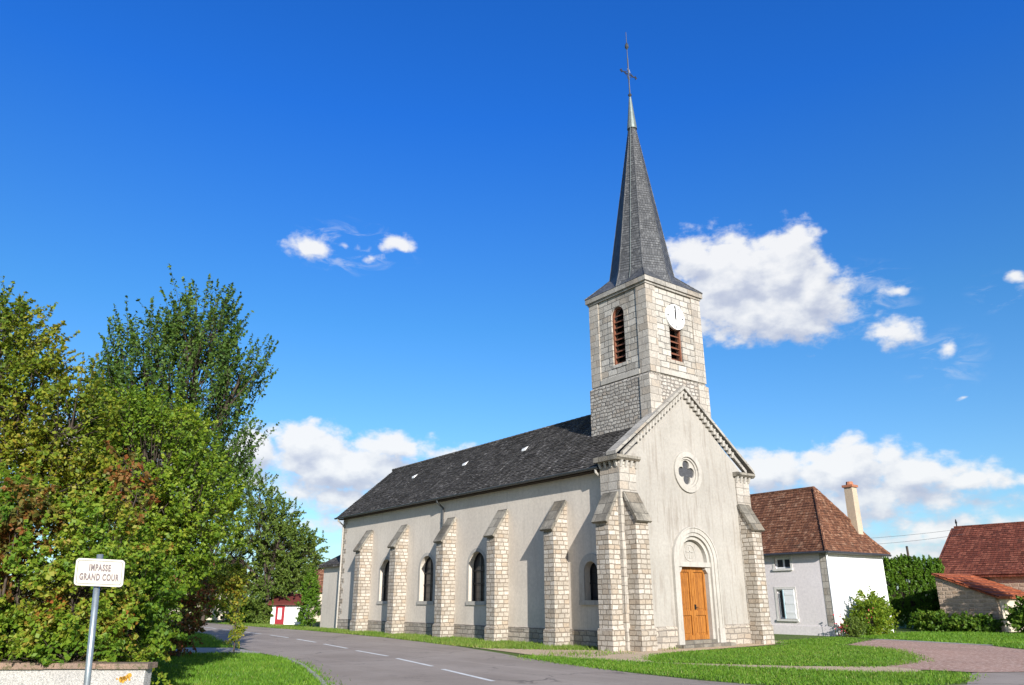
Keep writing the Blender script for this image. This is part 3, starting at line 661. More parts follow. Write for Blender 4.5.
# kerb of the left verge and of the bell mouth
def kerb(name, pts, w, h):
    mb = MB()
    for i in range(len(pts)-1):
        a, b = Vector((*pts[i], 0)), Vector((*pts[i+1], 0)); d = (b-a); n_ = Vector((d.y, -d.x, 0)).normalized()*w; d_ = d.normalized()*.006
        a = a+d_; b = b-d_
        mb.hexa([a-n_*0, b-n_*0, b+n_, a+n_, a+Vector((0, 0, h)), b+Vector((0, 0, h)), b+n_*.85+Vector((0, 0, h)), a+n_*.85+Vector((0, 0, h))])
    return struct(name, mb, concrete)
kerb('kerb', [(-13.3, -6.2), (-12.1, -2.9), (-10.9, 1.0), (-10.2, 4.1)], -.11, .05)

# grass: blades scattered over the green areas
def inpoly(P, x, y):
    P = np.array(P); x1, y1 = P[:, 0], P[:, 1]; x2, y2 = np.roll(x1, -1), np.roll(y1, -1); c = np.zeros(len(x), bool)
    for a, b, c_, d in zip(x1, y1, x2, y2):
        hit = ((b > y) != (d > y)) & (x < (c_-a)*(y-b)/((d-b) if abs(d-b) > 1e-9 else 1e-9)+a); c ^= hit
    return c
def fast_mesh(name, V, nf, k, m, parent=None, o0=Vector((0, 0, 0))):
    me = bpy.data.meshes.new(name); V = V-np.array(o0)
    me.vertices.add(len(V)); me.vertices.foreach_set('co', V.astype(np.float32).ravel())
    me.loops.add(nf*k); me.loops.foreach_set('vertex_index', np.arange(nf*k, dtype=np.int32))
    me.polygons.add(nf); me.polygons.foreach_set('loop_start', np.arange(0, nf*k, k, dtype=np.int32))
    try: me.polygons.foreach_set('loop_total', np.full(nf, k, dtype=np.int32))
    except Exception: pass
    me.update(calc_edges=True); me.materials.append(m)
    ob = bpy.data.objects.new(name, me); C.objects.link(ob)
    if parent is not None: ob.parent = parent
    return ob
def blades(polys, dens, hmin, hmax, wid, seed, edge=.0, patch=.0):
    rng = np.random.default_rng(seed); out_ = []
    for P in polys:
        A = np.array(P); lo, hi = A.min(0), A.max(0); n = int((hi-lo).prod()*dens)
        p = lo+rng.random((n, 2))*(hi-lo)
        if edge: q = p+rng.normal(0, edge, p.shape)
        else: q = p
        p = p[inpoly(P, q[:, 0], q[:, 1])]
        if patch:
            k = np.sin(p[:, 0]*1.9+np.sin(p[:, 1]*1.3)*1.5)*np.sin(p[:, 1]*1.7+np.sin(p[:, 0]*.9)*2)
            p = p[rng.random(len(p)) < 1-patch*(.5+.5*k)]
        out_.append(p)
    p = np.concatenate(out_); n = len(p)
    h = rng.uniform(hmin, hmax, n)*(1+.5*(rng.random(n) < .08)); a = rng.uniform(0, 2*np.pi, n); w = wid*rng.uniform(.6, 1.3, n)
    ln = rng.normal(0, .45, (n, 2))*h[:, None]
    V = np.zeros((n, 3, 3)); dx = np.stack([np.cos(a), np.sin(a)], 1)*w[:, None]
    V[:, 0, :2] = p-dx; V[:, 1, :2] = p+dx; V[:, 2, :2] = p+ln; V[:, 2, 2] = h; V[:, :2, 2] = .012
    return V.reshape(-1, 3), n
g_lawn = leaf_mat('lawn blade', [(0, (.055, .135, .008)), (.5, (.10, .22, .014)), (.85, (.17, .28, .025)), (1, (.27, .28, .07))], .4, .25, .6)
g_dry = leaf_mat('dry blade', [(0, (.06, .13, .012)), (.45, (.12, .21, .022)), (.78, (.22, .25, .06)), (1, (.36, .31, .14))], .45, .25, .5)
LAWN = [(-2.16, -2.93), (-.9, -2.1), (.41, -1.56), (4.08, -1.6), (6.8, -1.5), (8.0, -2.4), (8.3, -3.6), (7.3, -5.3), (5.26, -6.9), (3.46, -7.9), (1.54, -8.5), (.48, -8.2), (-.69, -6.8), (-1.52, -5.6), (-2.17, -4.5), (-2.66, -3.67)]
LAWNB = [(7.46, -.75), (9.76, .32), (12.3, .4), (13.6, .6), (12.6, -1.2), (11.4, -1.6), (8.5, -2.6), (7.61, -1.6)]
STRIP = [(-3.95, .5), (-3.35, -2.2), (-3.02, -4.2), (-2.3, -6.3), (-1.65, -7.75), (-1.0, -9.2), (-.1, -9.8), (.4, -10.0), (.5, -10.4), (-.6, -10.9), (-1.7, -11.4), (-4.1, -10.5), (-5.2, -9.1), (-5.45, -7.6), (-5.35, -5.5), (-5.0, -3), (-4.4, 0)]
VERGE = [(-10.3, 4.1), (-11.0, 1.0), (-12.2, -2.9), (-13.4, -6.2), (-15.9, -7.2), (-16.2, -6.8), (-14.6, 0), (-13.6, 6.0), (-13.0, 8.8), (-10.9, 7.2), (-10.3, 6.1)]
VERGE2 = [(-9.9, 10.6), (-9.5, 12.5), (-8.4, 18.5), (-7.4, 23), (-11, 23), (-13.4, 14), (-12, 12.6)]
RG = [(13.45, -1.6), (13.45, -2.4), (12.5, -6.3), (11.0, -8.0), (20, -12), (25, -4), (21, .5), (15, .7)]
lw = MB()
def inset(P, d):
    c = Vector((sum(p[0] for p in P)/len(P), sum(p[1] for p in P)/len(P)))
    return [tuple(Vector(p)+(c-Vector(p)).normalized()*d) for p in P]
for P in (LAWN, LAWNB, VERGE): sheet(lw, inset(P, .4), .024)
struct('lawn', lw, lawn_m)
V1, n1 = blades([LAWN, LAWNB], 900, .03, .075, .015, 1, .22, .4); V2, n2 = blades([STRIP], 1100, .03, .08, .013, 2, .2, .4); V3, n3 = blades([VERGE, VERGE2], 850, .04, .10, .015, 3, .18, .35)
V4, n4 = blades([RG], 300, .05, .11, .022, 7, .06)
tag(fast_mesh('grass', np.concatenate([V1, V2, V3, V4]), n1+n2+n3+n4, 3, g_lawn), 'bright green mown grass on the lawn and verges', 'grass', kind='stuff')
V1, n1 = blades([NG], 700, .04, .13, .016, 4, .12, .6); V2, n2 = blades([[(-.3, .8), (-3.6, .6), (-3.7, -1.2), (-.8, -1.3)], [(.85, -.15), (2.3, -.1), (2.3, -.6), (.85, -.8)], [(-.7, .8), (.3, .8), (.3, 3), (-1.6, 3)]], 120, .04, .14, .016, 5, .1, .9)
V3, n3 = blades([LAWN, LAWNB, STRIP, VERGE], 190, .03, .09, .014, 6, .3, .7)
tag(fast_mesh('weeds', np.concatenate([V1, V2, V3]), n1+n2+n3, 3, g_dry), 'dry yellowish weeds along the foot of the church wall', 'weeds', kind='stuff')

# ---------------------------------------------------------------- the white house to the right
house_render = render_mat('white render in lilac light', (.78, .725, .73), (.72, .665, .67), (.55, .51, .51), .2)  # white side wall; the lilac cast of its light is put into the colour
gable_white = render_mat('bright white render', (.86, .855, .84), (.83, .825, .81), (.6, .59, .57), .15)
brown_tile = roof_mat('brown flat clay tiles', .17, .155, [(0, (.105, .042, .023)), (.4, (.175, .074, .040)), (.8, (.24, .107, .058)), (1, (.31, .175, .11))], .018, .012, (.085, .062, .046))
red_tile = roof_mat('red clay tiles', .2, .18, [(0, (.12, .034, .020)), (.5, (.20, .055, .032)), (1, (.30, .10, .06))], .018, .012, (.09, .045, .03))
orange_tile = roof_mat('orange interlocking tiles', .22, .3, [(0, (.22, .055, .025)), (.5, (.33, .085, .035)), (1, (.42, .135, .06))], .02, .008, (.25, .09, .05))
chim_m = render_mat('ochre chimney render', (.50, .41, .30), (.43, .35, .26), (.22, .17, .13), .5)
surround_m = render_mat('pale stone surround', (.70, .68, .65), (.62, .60, .57), (.4, .38, .36), .3)
white_paint = plain('white paint', (.78, .79, .80), .5, .08)
blue_shutter = plain('pale blue shutter', (.42, .60, .66), .6, .1)
house = thing('house', 'white rendered house with brown hipped tile roof and tall ochre chimney', 'house', (14.66, 1.18, 0))
HX, HY, HX1, HY1 = 14.66, 1.18, 19.95, 12.5
uw = [(3.10, 3.06), (3.98, 3.06), (3.98, 3.56), (3.10, 3.56)]; lw_ = [(3.08, .70), (4.05, .70), (4.05, 2.08), (3.08, 2.08)]
mb = MB().slab([(HY, -.2), (HY1, -.2), (HY1, 3.8), (HY, 3.8)], [uw, lw_], FY(HX), 0, .3)
mb.box(HX1-.3, HX1, HY+.3, HY1, -.2, 3.8); mb.box(HX+.3, HX1-.3, HY1-.3, HY1, -.2, 3.8)
mb.build('wall', house_render, house)
MB().box(HX+.301, HX1, HY, HY+.299, -.2, 3.8).build('gable_wall', gable_white, house)
MB().box(HX-.02, HX, HY, HY1, -.2, .42).build('plinth', house_render, house)
MB().box(HX-.014, HX+.002, HY-.014, HY+.30, .42, 3.78).build('quoin_strip', quoin, house)
for nm, w4, sh in (('window', uw, False), ('window', lw_, True)):
    y0, y1, z0, z1 = w4[0][0], w4[1][0], w4[0][1], w4[2][1]
    wn = MB().box(HX+.16, HX+.18, y0, y1, z0, z1).build(nm, glass_m, house)
    fr = MB()
    for a, b, c_, d in ((y0, y0+.07, z0, z1), (y1-.07, y1, z0, z1), (y0+.07, y1-.07, z0, z0+.07), (y0+.07, y1-.07, z1-.07, z1), ((y0+y1)/2-.04, (y0+y1)/2+.04, z0+.07, z1-.07)): fr.box(HX+.12, HX+.16, a, b, c_, d)
    fr.build('window_frame', white_paint, wn)
    su = MB(); o = .12
    for a, b, c_, d in ((y0-o, y0, z0, z1), (y1, y1+o, z0, z1), (y0-o, y1+o, z1, z1+o)): su.box(HX-.015, HX+.05, a, b, c_, d)
    su.box(HX-.07, HX+.12, y0-o, y1+o, z0-.10, z0); su.build('window_surround', surround_m, wn)
    if sh:
        s1 = MB().box(HX-.05, HX-.016, y0-.02, y0+.55, z0+.02, z1-.02)
        for zz in (.25, .68, 1.1): s1.box(HX-.06, HX-.05, y0, y0+.5, z0+zz, z0+zz+.1)
        s1.build('shutter', white_paint, wn)
        MB().box(HX-.062, HX-.0165, y0+.551, y0+.60, z0+.02, z1-.02).build('shutter_edge', blue_shutter, wn)
EV = .26; E0x, E1x, E0y, E1y, EZh = HX-EV, HX1+EV, HY-EV, HY1+EV, 3.78
RX, RY0, RY1, RZ = (HX+HX1)/2, HY+1.72, HY1-1.7, 7.18
KX = .62; KZ = 4.55   # flared foot of the roof
def flare(t): return t
P = [(E0x, E0y, EZh), (E1x, E0y, EZh), (E1x, E1y, EZh), (E0x, E1y, EZh)]
RA, RB = (RX, RY0, RZ), (RX, RY1, RZ)
def lerp3(a, b, t): return tuple(a[i]+(b[i]-a[i])*t for i in range(3))
K = []
for c_, r_ in ((P[0], RA), (P[1], RA), (P[2], RB), (P[3], RB)):
    k_ = lerp3(c_, r_, .27); K.append((k_[0], k_[1], k_[2]-.13))
rb = MB().add(P+K+[RA, RB], [(0, 1, 5, 4), (4, 5, 8), (1, 2, 6, 5), (5, 6, 9, 8), (2, 3, 7, 6), (6, 7, 9), (3, 0, 4, 7), (7, 4, 8, 9), (3, 2, 1, 0)])
hroof = rb.build('roof', brown_tile, house)
rc = MB(); rr = random.Random(8)
for a, b, ka, kb, ra, rb_ in ((P[3], P[0], K[3], K[0], RB, RA), (P[0], P[1], K[0], K[1], RA, RA), (P[1], P[2], K[1], K[2], RA, RB)):
    rc.courses(a, b, kb, ka, 7, .03, .006, rr, 10); rc.courses(ka, kb, rb_, ra, 18, .03, .006, rr, 10)
rc.build('roof_tiles', brown_tile, hroof, recalc=False)
hp = MB()
for c_, k_, r_ in ((P[0], K[0], RA), (P[1], K[1], RA)):
    for (s0, s1, n_) in ((c_, k_, 3), (k_, r_, 9)):
        for i in range(n_): hp.tube([lerp3(s0, s1, i/n_), lerp3(s0, s1, (i+1.05)/n_)], [.10, .085], 8)
for i in range(20): hp.tube([lerp3(RA, RB, i/20), lerp3(RA, RB, (i+1.05)/20)], .09, 8)
hp.build('hip_tile', brown_tile, hroof)
gt = MB()
for a, b in ((P[0], P[1]), (P[3], P[0])): gt.tube([Vector(a)+Vector((-.04, -.04, -.05)), Vector(b)+Vector((.04 if a is P[0] else -.04, -.04, -.05))], .06, 8)
gt.build('gutter', zinc, house)
MB().tube([(HX-.02, HY-.10, 3.7), (HX+.02, HY-.07, 3.5), (HX+.02, HY-.07, .05)], .05, 8).build('downpipe', white_paint, house)
chx, chy = 18.92, 1.78
ch = MB().hexa([(chx-.26, chy-.24, 3.9), (chx+.26, chy-.24, 3.9), (chx+.26, chy+.24, 3.9), (chx-.26, chy+.24, 3.9), (chx-.23, chy-.22, 7.2), (chx+.23, chy-.22, 7.2), (chx+.23, chy+.22, 7.2), (chx-.23, chy+.22, 7.2)])
ch = ch.build('chimney', chim_m, hroof)
cb_ = MB().box(chx-.30, chx+.30, chy-.29, chy+.29, 7.2, 7.32); cb_.tube([(chx, chy, 7.32), (chx, chy, 7.5)], [.2, .17], 10)
cb_.build('chimney_cap', plain('chimney brick', (.36, .15, .085), .85, .3), hroof)

# ---------------------------------------------------------------- barn at the far right
barn_stone = stone('old barn rubble wall', .36, .2, .05, (.50, .375, .275), (.34, .255, .185), (.44, .335, .25), .16, .5, (.26, .20, .15), .7)
barn_render = render_mat('ochre barn render', (.60, .53, .42), (.52, .45, .36), (.33, .27, .21), .4)
barn = thing('barn', 'old stone barn with steep red brown tile roof and metal finial', 'barn', (29.0, 2.7, 0))
BX, BX1, BY0, BY1 = 29.0, 36.2, -13., 2.7
mb = MB().box(BX, BX1, BY0, BY1, -.5, 2.95)
mb.prism([(BX, 2.95), (BX1, 2.95), ((BX+BX1)/2, 5.74)], FX(BY1-.4), 0, .39)
mb.build('wall', barn_stone, barn)
ex, rx_ = BX-.28, (BX+BX1)/2
rbn = MB()
for s_ in (-1, 1):
    X = lambda x: rx_+s_*(x-rx_)
    rbn.prism([(X(ex), 2.88), (X(rx_), 5.86), (X(rx_), 5.7), (X(ex), 2.76)], FX(BY0-.2), 0, BY1+.25-BY0+.2)
rbn = rbn.build('roof', red_tile, barn)
rc = MB(); rc.courses((ex-.04, BY1+.06, 2.89), (ex-.04, BY0-.2, 2.89), (rx_, BY0-.2, 5.89), (rx_, BY1+.06, 5.89), 24, .03, .006, random.Random(5), 14)
rc.build('roof_tiles', red_tile, rbn, recalc=False)
hp = MB()
for i in range(28): hp.tube([(rx_, BY1+.06-i*.52, 5.88), (rx_, BY1+.06-(i+1.05)*.52, 5.88)], .1, 8)
hp.build('ridge_tile', red_tile, rbn)
MB().tube([(rx_, BY1-.1, 5.9), (rx_, BY1-.1, 6.1), (rx_, BY1-.1, 6.18), (rx_, BY1-.1, 6.4)], [.04, .035, .07, .02], 6).build('roof_finial', dark_iron, rbn)
annex = thing('lean_to', 'low stone lean-to with bright orange tile roof in front of the barn', 'shed', (24.1, -2.16, 0))
AX, AX1, AY0, AY1 = 24.1, 28.98, -2.16, .62
mb = MB().prism([(AY0, -.5), (AY1, -.5), (AY1, 2.74), (AY0, 1.64)], FY(AX), 0, .4)
mb.build('stone_wall', barn_stone, annex)
MB().box(AX+.401, AX1, AY0, AY0+.3, -.5, 1.62).build('front_wall', barn_render, annex)
ar = MB().hexa([(AX-.12, AY0-.2, 1.60), (AX1, AY0-.2, 1.60), (AX1, AY1+.1, 2.82), (AX-.12, AY1+.1, 2.82), (AX-.12, AY0-.2, 1.68), (AX1, AY0-.2, 1.68), (AX1, AY1+.1, 2.90), (AX-.12, AY1+.1, 2.90)]).build('roof', orange_tile, annex)
rc = MB(); rc.courses((AX-.14, AY0-.22, 1.69), (AX1-.02, AY0-.22, 1.69), (AX1-.02, AY1+.1, 2.92), (AX-.14, AY1+.1, 2.92), 8, .04, .008, random.Random(6), 8)
rc.build('roof_tiles', orange_tile, ar, recalc=False)
# ---------------------------------------------------------------- garden wall and street sign at the left
pebble = ground_mat('pebbledash', (.50, .48, .45), (.42, .40, .38), (.26, .25, .24), 2., 38., .9, .95, 90., (.5, .62))
mossy = ground_mat('mossy coping', (.30, .20, .15), (.20, .15, .12), (.07, .08, .03), 3., 14., .8, .95, 80., (.5, .62))
lichen = plain('orange lichen', (.50, .27, .04), .95, .5, 30., 0., .8)
gw = thing('garden_wall', 'low pebbledash garden wall with mossy coping under the overgrown hedge', 'wall', (-16.54, -6.62, 0))
wd = Vector((-.80, .60, 0)); wn_ = Vector((.60, .80, 0))
wp = lambda s_, d, z: Vector((-16.54, -6.62, 0))+wd*s_+wn_*d+Vector((0, 0, z))
def wbox(mb, s0, s1, d0, d1, z0, z1): return mb.hexa([wp(s0, d0, z0), wp(s1, d0, z0), wp(s1, d1, z0), wp(s0, d1, z0), wp(s0, d0, z1), wp(s1, d0, z1), wp(s1, d1, z1), wp(s0, d1, z1)])
wbox(MB(), 0, 6, 0, .22, -.1, .74).build('wall_body', pebble, gw)
cp = MB()
for i in range(8): wbox(cp, -.05+i*.76, .70+i*.76, -.05, .27, .742+.006*(i % 2), .815+.008*((i*7) % 3))
cp.build('coping', mossy, gw)
lp = MB(); rl = random.Random(2)
for i in range(16):
    a, r_ = rl.uniform(0, 6.28), rl.uniform(0, .075); cx_, cz_ = .29+math.cos(a)*r_*1.5, .62+math.sin(a)*r_*.6; rr_ = rl.uniform(.012, .035)
    lp.prism([(cx_+rr_*math.cos(k)*rl.uniform(.7, 1.2), cz_+rr_*math.sin(k)*rl.uniform(.7, 1.2)) for k in [2*math.pi*j/9 for j in range(9)]], lambda u, v, d: wp(u, d, v), -.006, .002)
lp.build('lichen_patch', lichen, gw)
steel = plain('galvanised steel', (.33, .38, .40), .38, .2, 14., .65)
sign_white = plain('aged white enamel', (.56, .525, .46), .45, .06, 8.)
sign_ink = plain('faded grey lettering', (.17, .14, .14), .6, .25, 60.)
sign_edge = plain('faded border paint', (.16, .17, .13), .6, .3, 60.)
sg = thing('street_sign', 'cream street name plate on a leaning grey steel pole', 'street sign', (-17.86, -10.51, 0))
pb, pt = Vector((-17.855, -10.515, -.1)), Vector((-17.982, -10.42, 2.135))
MB().tube([pb, pt], .03, 14).build('pole', steel, sg, True)
pc = Vector((-17.948, -10.447, 1.955)); axz = (pt-pb).normalized(); ps = R(14)
xr = Vector((math.cos(YAW-ps), -math.sin(YAW-ps), 0)); xr = (xr-axz*xr.dot(axz)*.9).normalized(); yn = xr.cross(axz).normalized()   # yn points at the lane
xr = (xr - axz*.105).normalized(); axz2 = yn.cross(xr); axz2 = axz if axz2.dot(axz) < 0 else axz2
if yn.dot(CAM-pc) < 0: yn = -yn
ppt = lambda u, v, d: pc+xr*u+axz*v+yn*(.045+d)
def rrect(w, h, r_, n=6):
    q = []
    for sx, sy, a0 in ((1, 1, 0), (-1, 1, 90), (-1, -1, 180), (1, -1, 270)):
        for k in range(n+1):
            a = R(a0+90*k/n); q.append((sx*(w/2-r_)+r_*math.cos(a), sy*(h/2-r_)+r_*math.sin(a)))
    return q
PW, PH = .452, .262
MB().prism(rrect(PW, PH, .035), ppt, 0, .018).build('plate', sign_white, sg)
mb = MB(); o_, i_ = rrect(PW-.035, PH-.035, .024), rrect(PW-.047, PH-.047, .019)
k = len(o_); vs = [ppt(*q, .020) for q in o_]+[ppt(*q, .020) for q in i_]
mb.add(vs, [(i, (i+1) % k, k+(i+1) % k, k+i) for i in range(k)]); mb.build('plate_border', sign_edge, sg)
MB().tube([pc+axz*.09+yn*.03, pc+axz*.09+yn*.046], .02, 8).build('clamp', steel, sg)
def lettering(txt, u0, v0, size, name):
    cu = bpy.data.curves.new('txt', 'FONT'); cu.body = txt; cu.size = size; cu.align_x = 'CENTER'; cu.align_y = 'CENTER'; cu.space_character = 1.18; cu.offset = .0045
    ob = bpy.data.objects.new('txt', cu); C.objects.link(ob); dg = bpy.context.evaluated_depsgraph_get()
    me = bpy.data.meshes.new_from_object(ob.evaluated_get(dg)); bpy.data.objects.remove(ob)
    o0 = org(sg)
    for v in me.vertices: v.co = ppt(u0+v.co.x*.55, v0+v.co.y, .0215)-o0
    me.materials.clear(); me.materials.append(sign_ink)
    o = bpy.data.objects.new(name, me); C.objects.link(o); o.parent = sg; return o
lettering('IMPASSE', 0, .043, .088, 'lettering'); lettering('GRAND COUR', 0, -.048, .088, 'lettering')

# ---------------------------------------------------------------- far houses at the left
def far_house(name, label, cat, loc, rot, w, d, hw, hr, wm, rm, wins=(), doors=()):
    t = thing(name, label, cat, loc); o = Vector(loc); ca_, sa_ = math.cos(rot), math.sin(rot)
    T = lambda x, y, z: (o.x+x*ca_-y*sa_, o.y+x*sa_+y*ca_, o.z+z)
    f = lambda u, v, dd: T(u, -d/2+dd, v)
    m_ = MB().prism([(-w/2, -.5), (w/2, -.5), (w/2, hw), (-w/2, hw)], f, 0, d)
    m_.prism([(-d/2, hw), (d/2, hw), (0, hr)], lambda u, v, dd: T(-w/2+.2+dd, u, v), 0, w-.4)
    m_.build('wall', wm, t)
    e_ = .3; r_ = MB()
    for s_ in (-1, 1):
        zz = hw-e_*(hr-hw)/(d/2)
        r_.hexa([T(-w/2-.2, s_*(d/2+e_), zz), T(w/2+.2, s_*(d/2+e_), zz), T(w/2+.2, 0, hr), T(-w/2-.2, 0, hr), T(-w/2-.2, s_*(d/2+e_), zz+.1), T(w/2+.2, s_*(d/2+e_), zz+.1), T(w/2+.2, 0, hr+.12), T(-w/2-.2, 0, hr+.12)])
    r_.build('roof', rm, t)
    for (u, z0, ww, hh) in wins:
        MB().prism([(u-ww/2, z0), (u+ww/2, z0), (u+ww/2, z0+hh), (u-ww/2, z0+hh)], f, -.09, .02).build('window', glass_m if hw > 2 else white_paint, t)
    for (u, z0, ww, hh, dm) in doors:
        b_ = MB().prism([(u-ww/2, z0), (u+ww/2, z0), (u+ww/2, z0+hh), (u-ww/2, z0+hh)], f, -.06, .02).build('door', dm, t)
    return t
red_paint = plain('red painted wood', (.28, .02, .028), .5, .15)
maroon = plain('dark red sheet roof', (.11, .028, .022), .7, .25)
far_house('cottage', 'small white cottage with red doors beside the road behind the trees', 'cottage', (2.0, 35.6, 0), -YAW, 2.1, 1.8, 1.45, 1.95, gable_white, maroon, [(-.42, .35, .26, .75)], [(-.42, 0, .62, 1.25, red_paint)])
far_house('farmhouse', 'house with red roof half hidden by trees at the road bend', 'house', (1.5, 54, 0), -YAW, 5.2, 5, 2.6, 5.0, barn_render, red_tile, [(-1, .9, .8, 1.1), (1.2, .9, .8, 1.1)])
far_house('outbuilding', 'brown roofed outbuilding showing past the rear corner of the church', 'outbuilding', (8.4, 41.5, 0), -YAW, 5, 4, 2.4, 3.9, barn_render, brown_tile)

# ---------------------------------------------------------------- trees and shrubs
def unit(a): return a/np.maximum(np.linalg.norm(a, axis=-1, keepdims=True), 1e-9)
def leaves(P, O, L, Wd, rng, up_=.5, droop=.25):
    n = len(P); nr = unit(rng.normal(0, .75, (n, 3))+O*.55+np.array([0, 0, up_]))
    a = unit(np.cross(nr, rng.normal(0, 1, (n, 3)))); a[:, 2] -= droop; a = unit(a); b = unit(np.cross(nr, a))
    l = L*rng.uniform(.5, 1.45, (n, 1)); w = Wd*l/L*rng.uniform(.75, 1.15, (n, 1))
    V = np.zeros((n, 4, 3)); V[:, 0] = P-a*l*.5; V[:, 1] = P+b*w*.5-a*l*.06+nr*l*.05; V[:, 2] = P+a*l*.5; V[:, 3] = P-b*w*.5-a*l*.06+nr*l*.05
    return V.reshape(-1, 3)
bark = plain('grey brown bark', (.075, .058, .045), .95, .45, 10., 0., .8)
def tree(name, label, cat, base, trunk_h, trunk_r, lobes, twigs, twig_len, per, leaf, mat_, seed, upd=.4, group=None, rnd_=.55, lean=(0, 0), shell=.5, clip=None, jit=.06):
    """lobes: (x, y, z, rx, ry, rz, weight) relative to base"""
    rng = np.random.default_rng(seed); t = thing(name, label, cat, base, group); o = Vector(base)
    B = np.array(base); Lb = np.array(lobes, float); wts = Lb[:, 6]/Lb[:, 6].sum()
    # limbs: trunk, then one limb per lobe, then a branch per spray
    tb = MB(); top = o+Vector((lean[0], lean[1], trunk_h)); mid = (o+top)/2+Vector((trunk_r*.8, -trunk_r*.5, 0))
    tb.tube([o+Vector((0, 0, -.15)), o+Vector((0, 0, .25)), mid, top], [trunk_r*1.5, trunk_r*1.1, trunk_r*.9, trunk_r*.7], 9)
    ends = []
    for x, y, z, rx, ry, rz, w in lobes:
        c = o+Vector((x, y, z)); m1 = top.lerp(c, .5)+Vector((rng.normal(0, .1)*rx, rng.normal(0, .1)*ry, .08*rz))
        tb.tube([top-Vector((0, 0, .1)), m1, c, c+Vector((0, 0, rz*.35))], [trunk_r*.6, trunk_r*.45, trunk_r*.28, trunk_r*.12], 6); ends.append((np.array(m1), np.array(c)))
    k = rng.choice(len(lobes), twigs, p=wts)
    d = unit(rng.normal(0, 1, (twigs, 3))); r_ = shell+(1-shell)*rng.random((twigs, 1))**.7
    ctr = B+Lb[k, :3]; S0 = ctr+d*r_*Lb[k, 3:6]
    S0[:, 2] = np.maximum(S0[:, 2], B[2]+.12)
    outv = unit((S0-ctr)/Lb[k, 3:6])
    tdir = unit(outv*.8+np.array([0, 0, upd])+rng.normal(0, rnd_, (twigs, 3)))
    tl = twig_len*rng.uniform(.5, 1.35, (twigs, 1))
    if clip is not None:
        keep = clip(S0+tdir*tl*.6); S0, outv, tdir, tl, k = S0[keep], outv[keep], tdir[keep], tl[keep], k[keep]; twigs = len(S0)
    for i in range(twigs):
        if i % 3 == 0:
            m1, c = ends[k[i]]; a = m1+(c-m1)*rng.random(); p = S0[i]
            q = (a+p)/2+rng.normal(0, .06, 3); rb = max(trunk_r*.13, .006)
            tb.tube([a, q, p], [rb, rb*.7, rb*.4], 3, False)
        tb.tube([S0[i], S0[i]+tdir[i]*tl[i]], [max(trunk_r*.05, .004), .002], 3, False)
    tb.build('trunk', bark, t, True, recalc=False)
    s_ = rng.random((twigs, per, 1)); P_ = S0[:, None]+tdir[:, None]*tl[:, None]*s_+rng.normal(0, 1, (twigs, per, 3))*jit*(1.15-s_)
    O_ = np.broadcast_to(outv[:, None], P_.shape).reshape(-1, 3); P_ = P_.reshape(-1, 3)
    ok = P_[:, 2] > .03
    if clip is not None: ok &= clip(P_)
    P_, O_ = P_[ok], O_[ok]
    fast_mesh('crown', leaves(P_, O_, leaf[0], leaf[1], rng), len(P_), 4, mat_, t, o)
    return t
m_yel = leaf_mat('maple leaves turning', [(0, (.055, .105, .010)), (.35, (.135, .20, .016)), (.65, (.25, .265, .024)), (.85, (.33, .25, .03)), (.95, (.31, .14, .025)), (1, (.27, .06, .02))], .45, .36, .6)
m_green = leaf_mat('hazel leaves', [(0, (.045, .105, .010)), (.4, (.125, .215, .016)), (.75, (.24, .31, .024)), (.95, (.36, .33, .04)), (1, (.33, .17, .03))], .45, .36, .7)
m_dark = leaf_mat('dark elm leaves', [(0, (.030, .070, .012)), (.5, (.062, .125, .020)), (.9, (.115, .185, .028)), (1, (.19, .22, .04))], .3, .32, .6)
m_vine = leaf_mat('creeper leaves', [(0, (.035, .095, .010)), (.36, (.10, .195, .015)), (.64, (.21, .285, .024)), (.80, (.30, .26, .04)), (.90, (.31, .135, .03)), (.97, (.27, .055, .02)), (1, (.34, .025, .02))], .6, .36, .85)
m_olive = leaf_mat('grey green willow leaves', [(0, (.06, .105, .018)), (.5, (.12, .185, .030)), (.9, (.19, .25, .042)), (1, (.27, .27, .07))], .35, .38, .25)
m_box = leaf_mat('evergreen hedge needles', [(0, (.04, .10, .006)), (.5, (.085, .18, .012)), (1, (.17, .27, .022))], .35, .3, .9)
m_bush = leaf_mat('bush leaves', [(0, (.045, .105, .010)), (.5, (.095, .19, .016)), (.9, (.19, .26, .03)), (1, (.30, .28, .06))], .4, .36, .9)
m_red = leaf_mat('red flowers', [(0, (.45, .03, .05)), (1, (.65, .12, .16))], .2, .2)

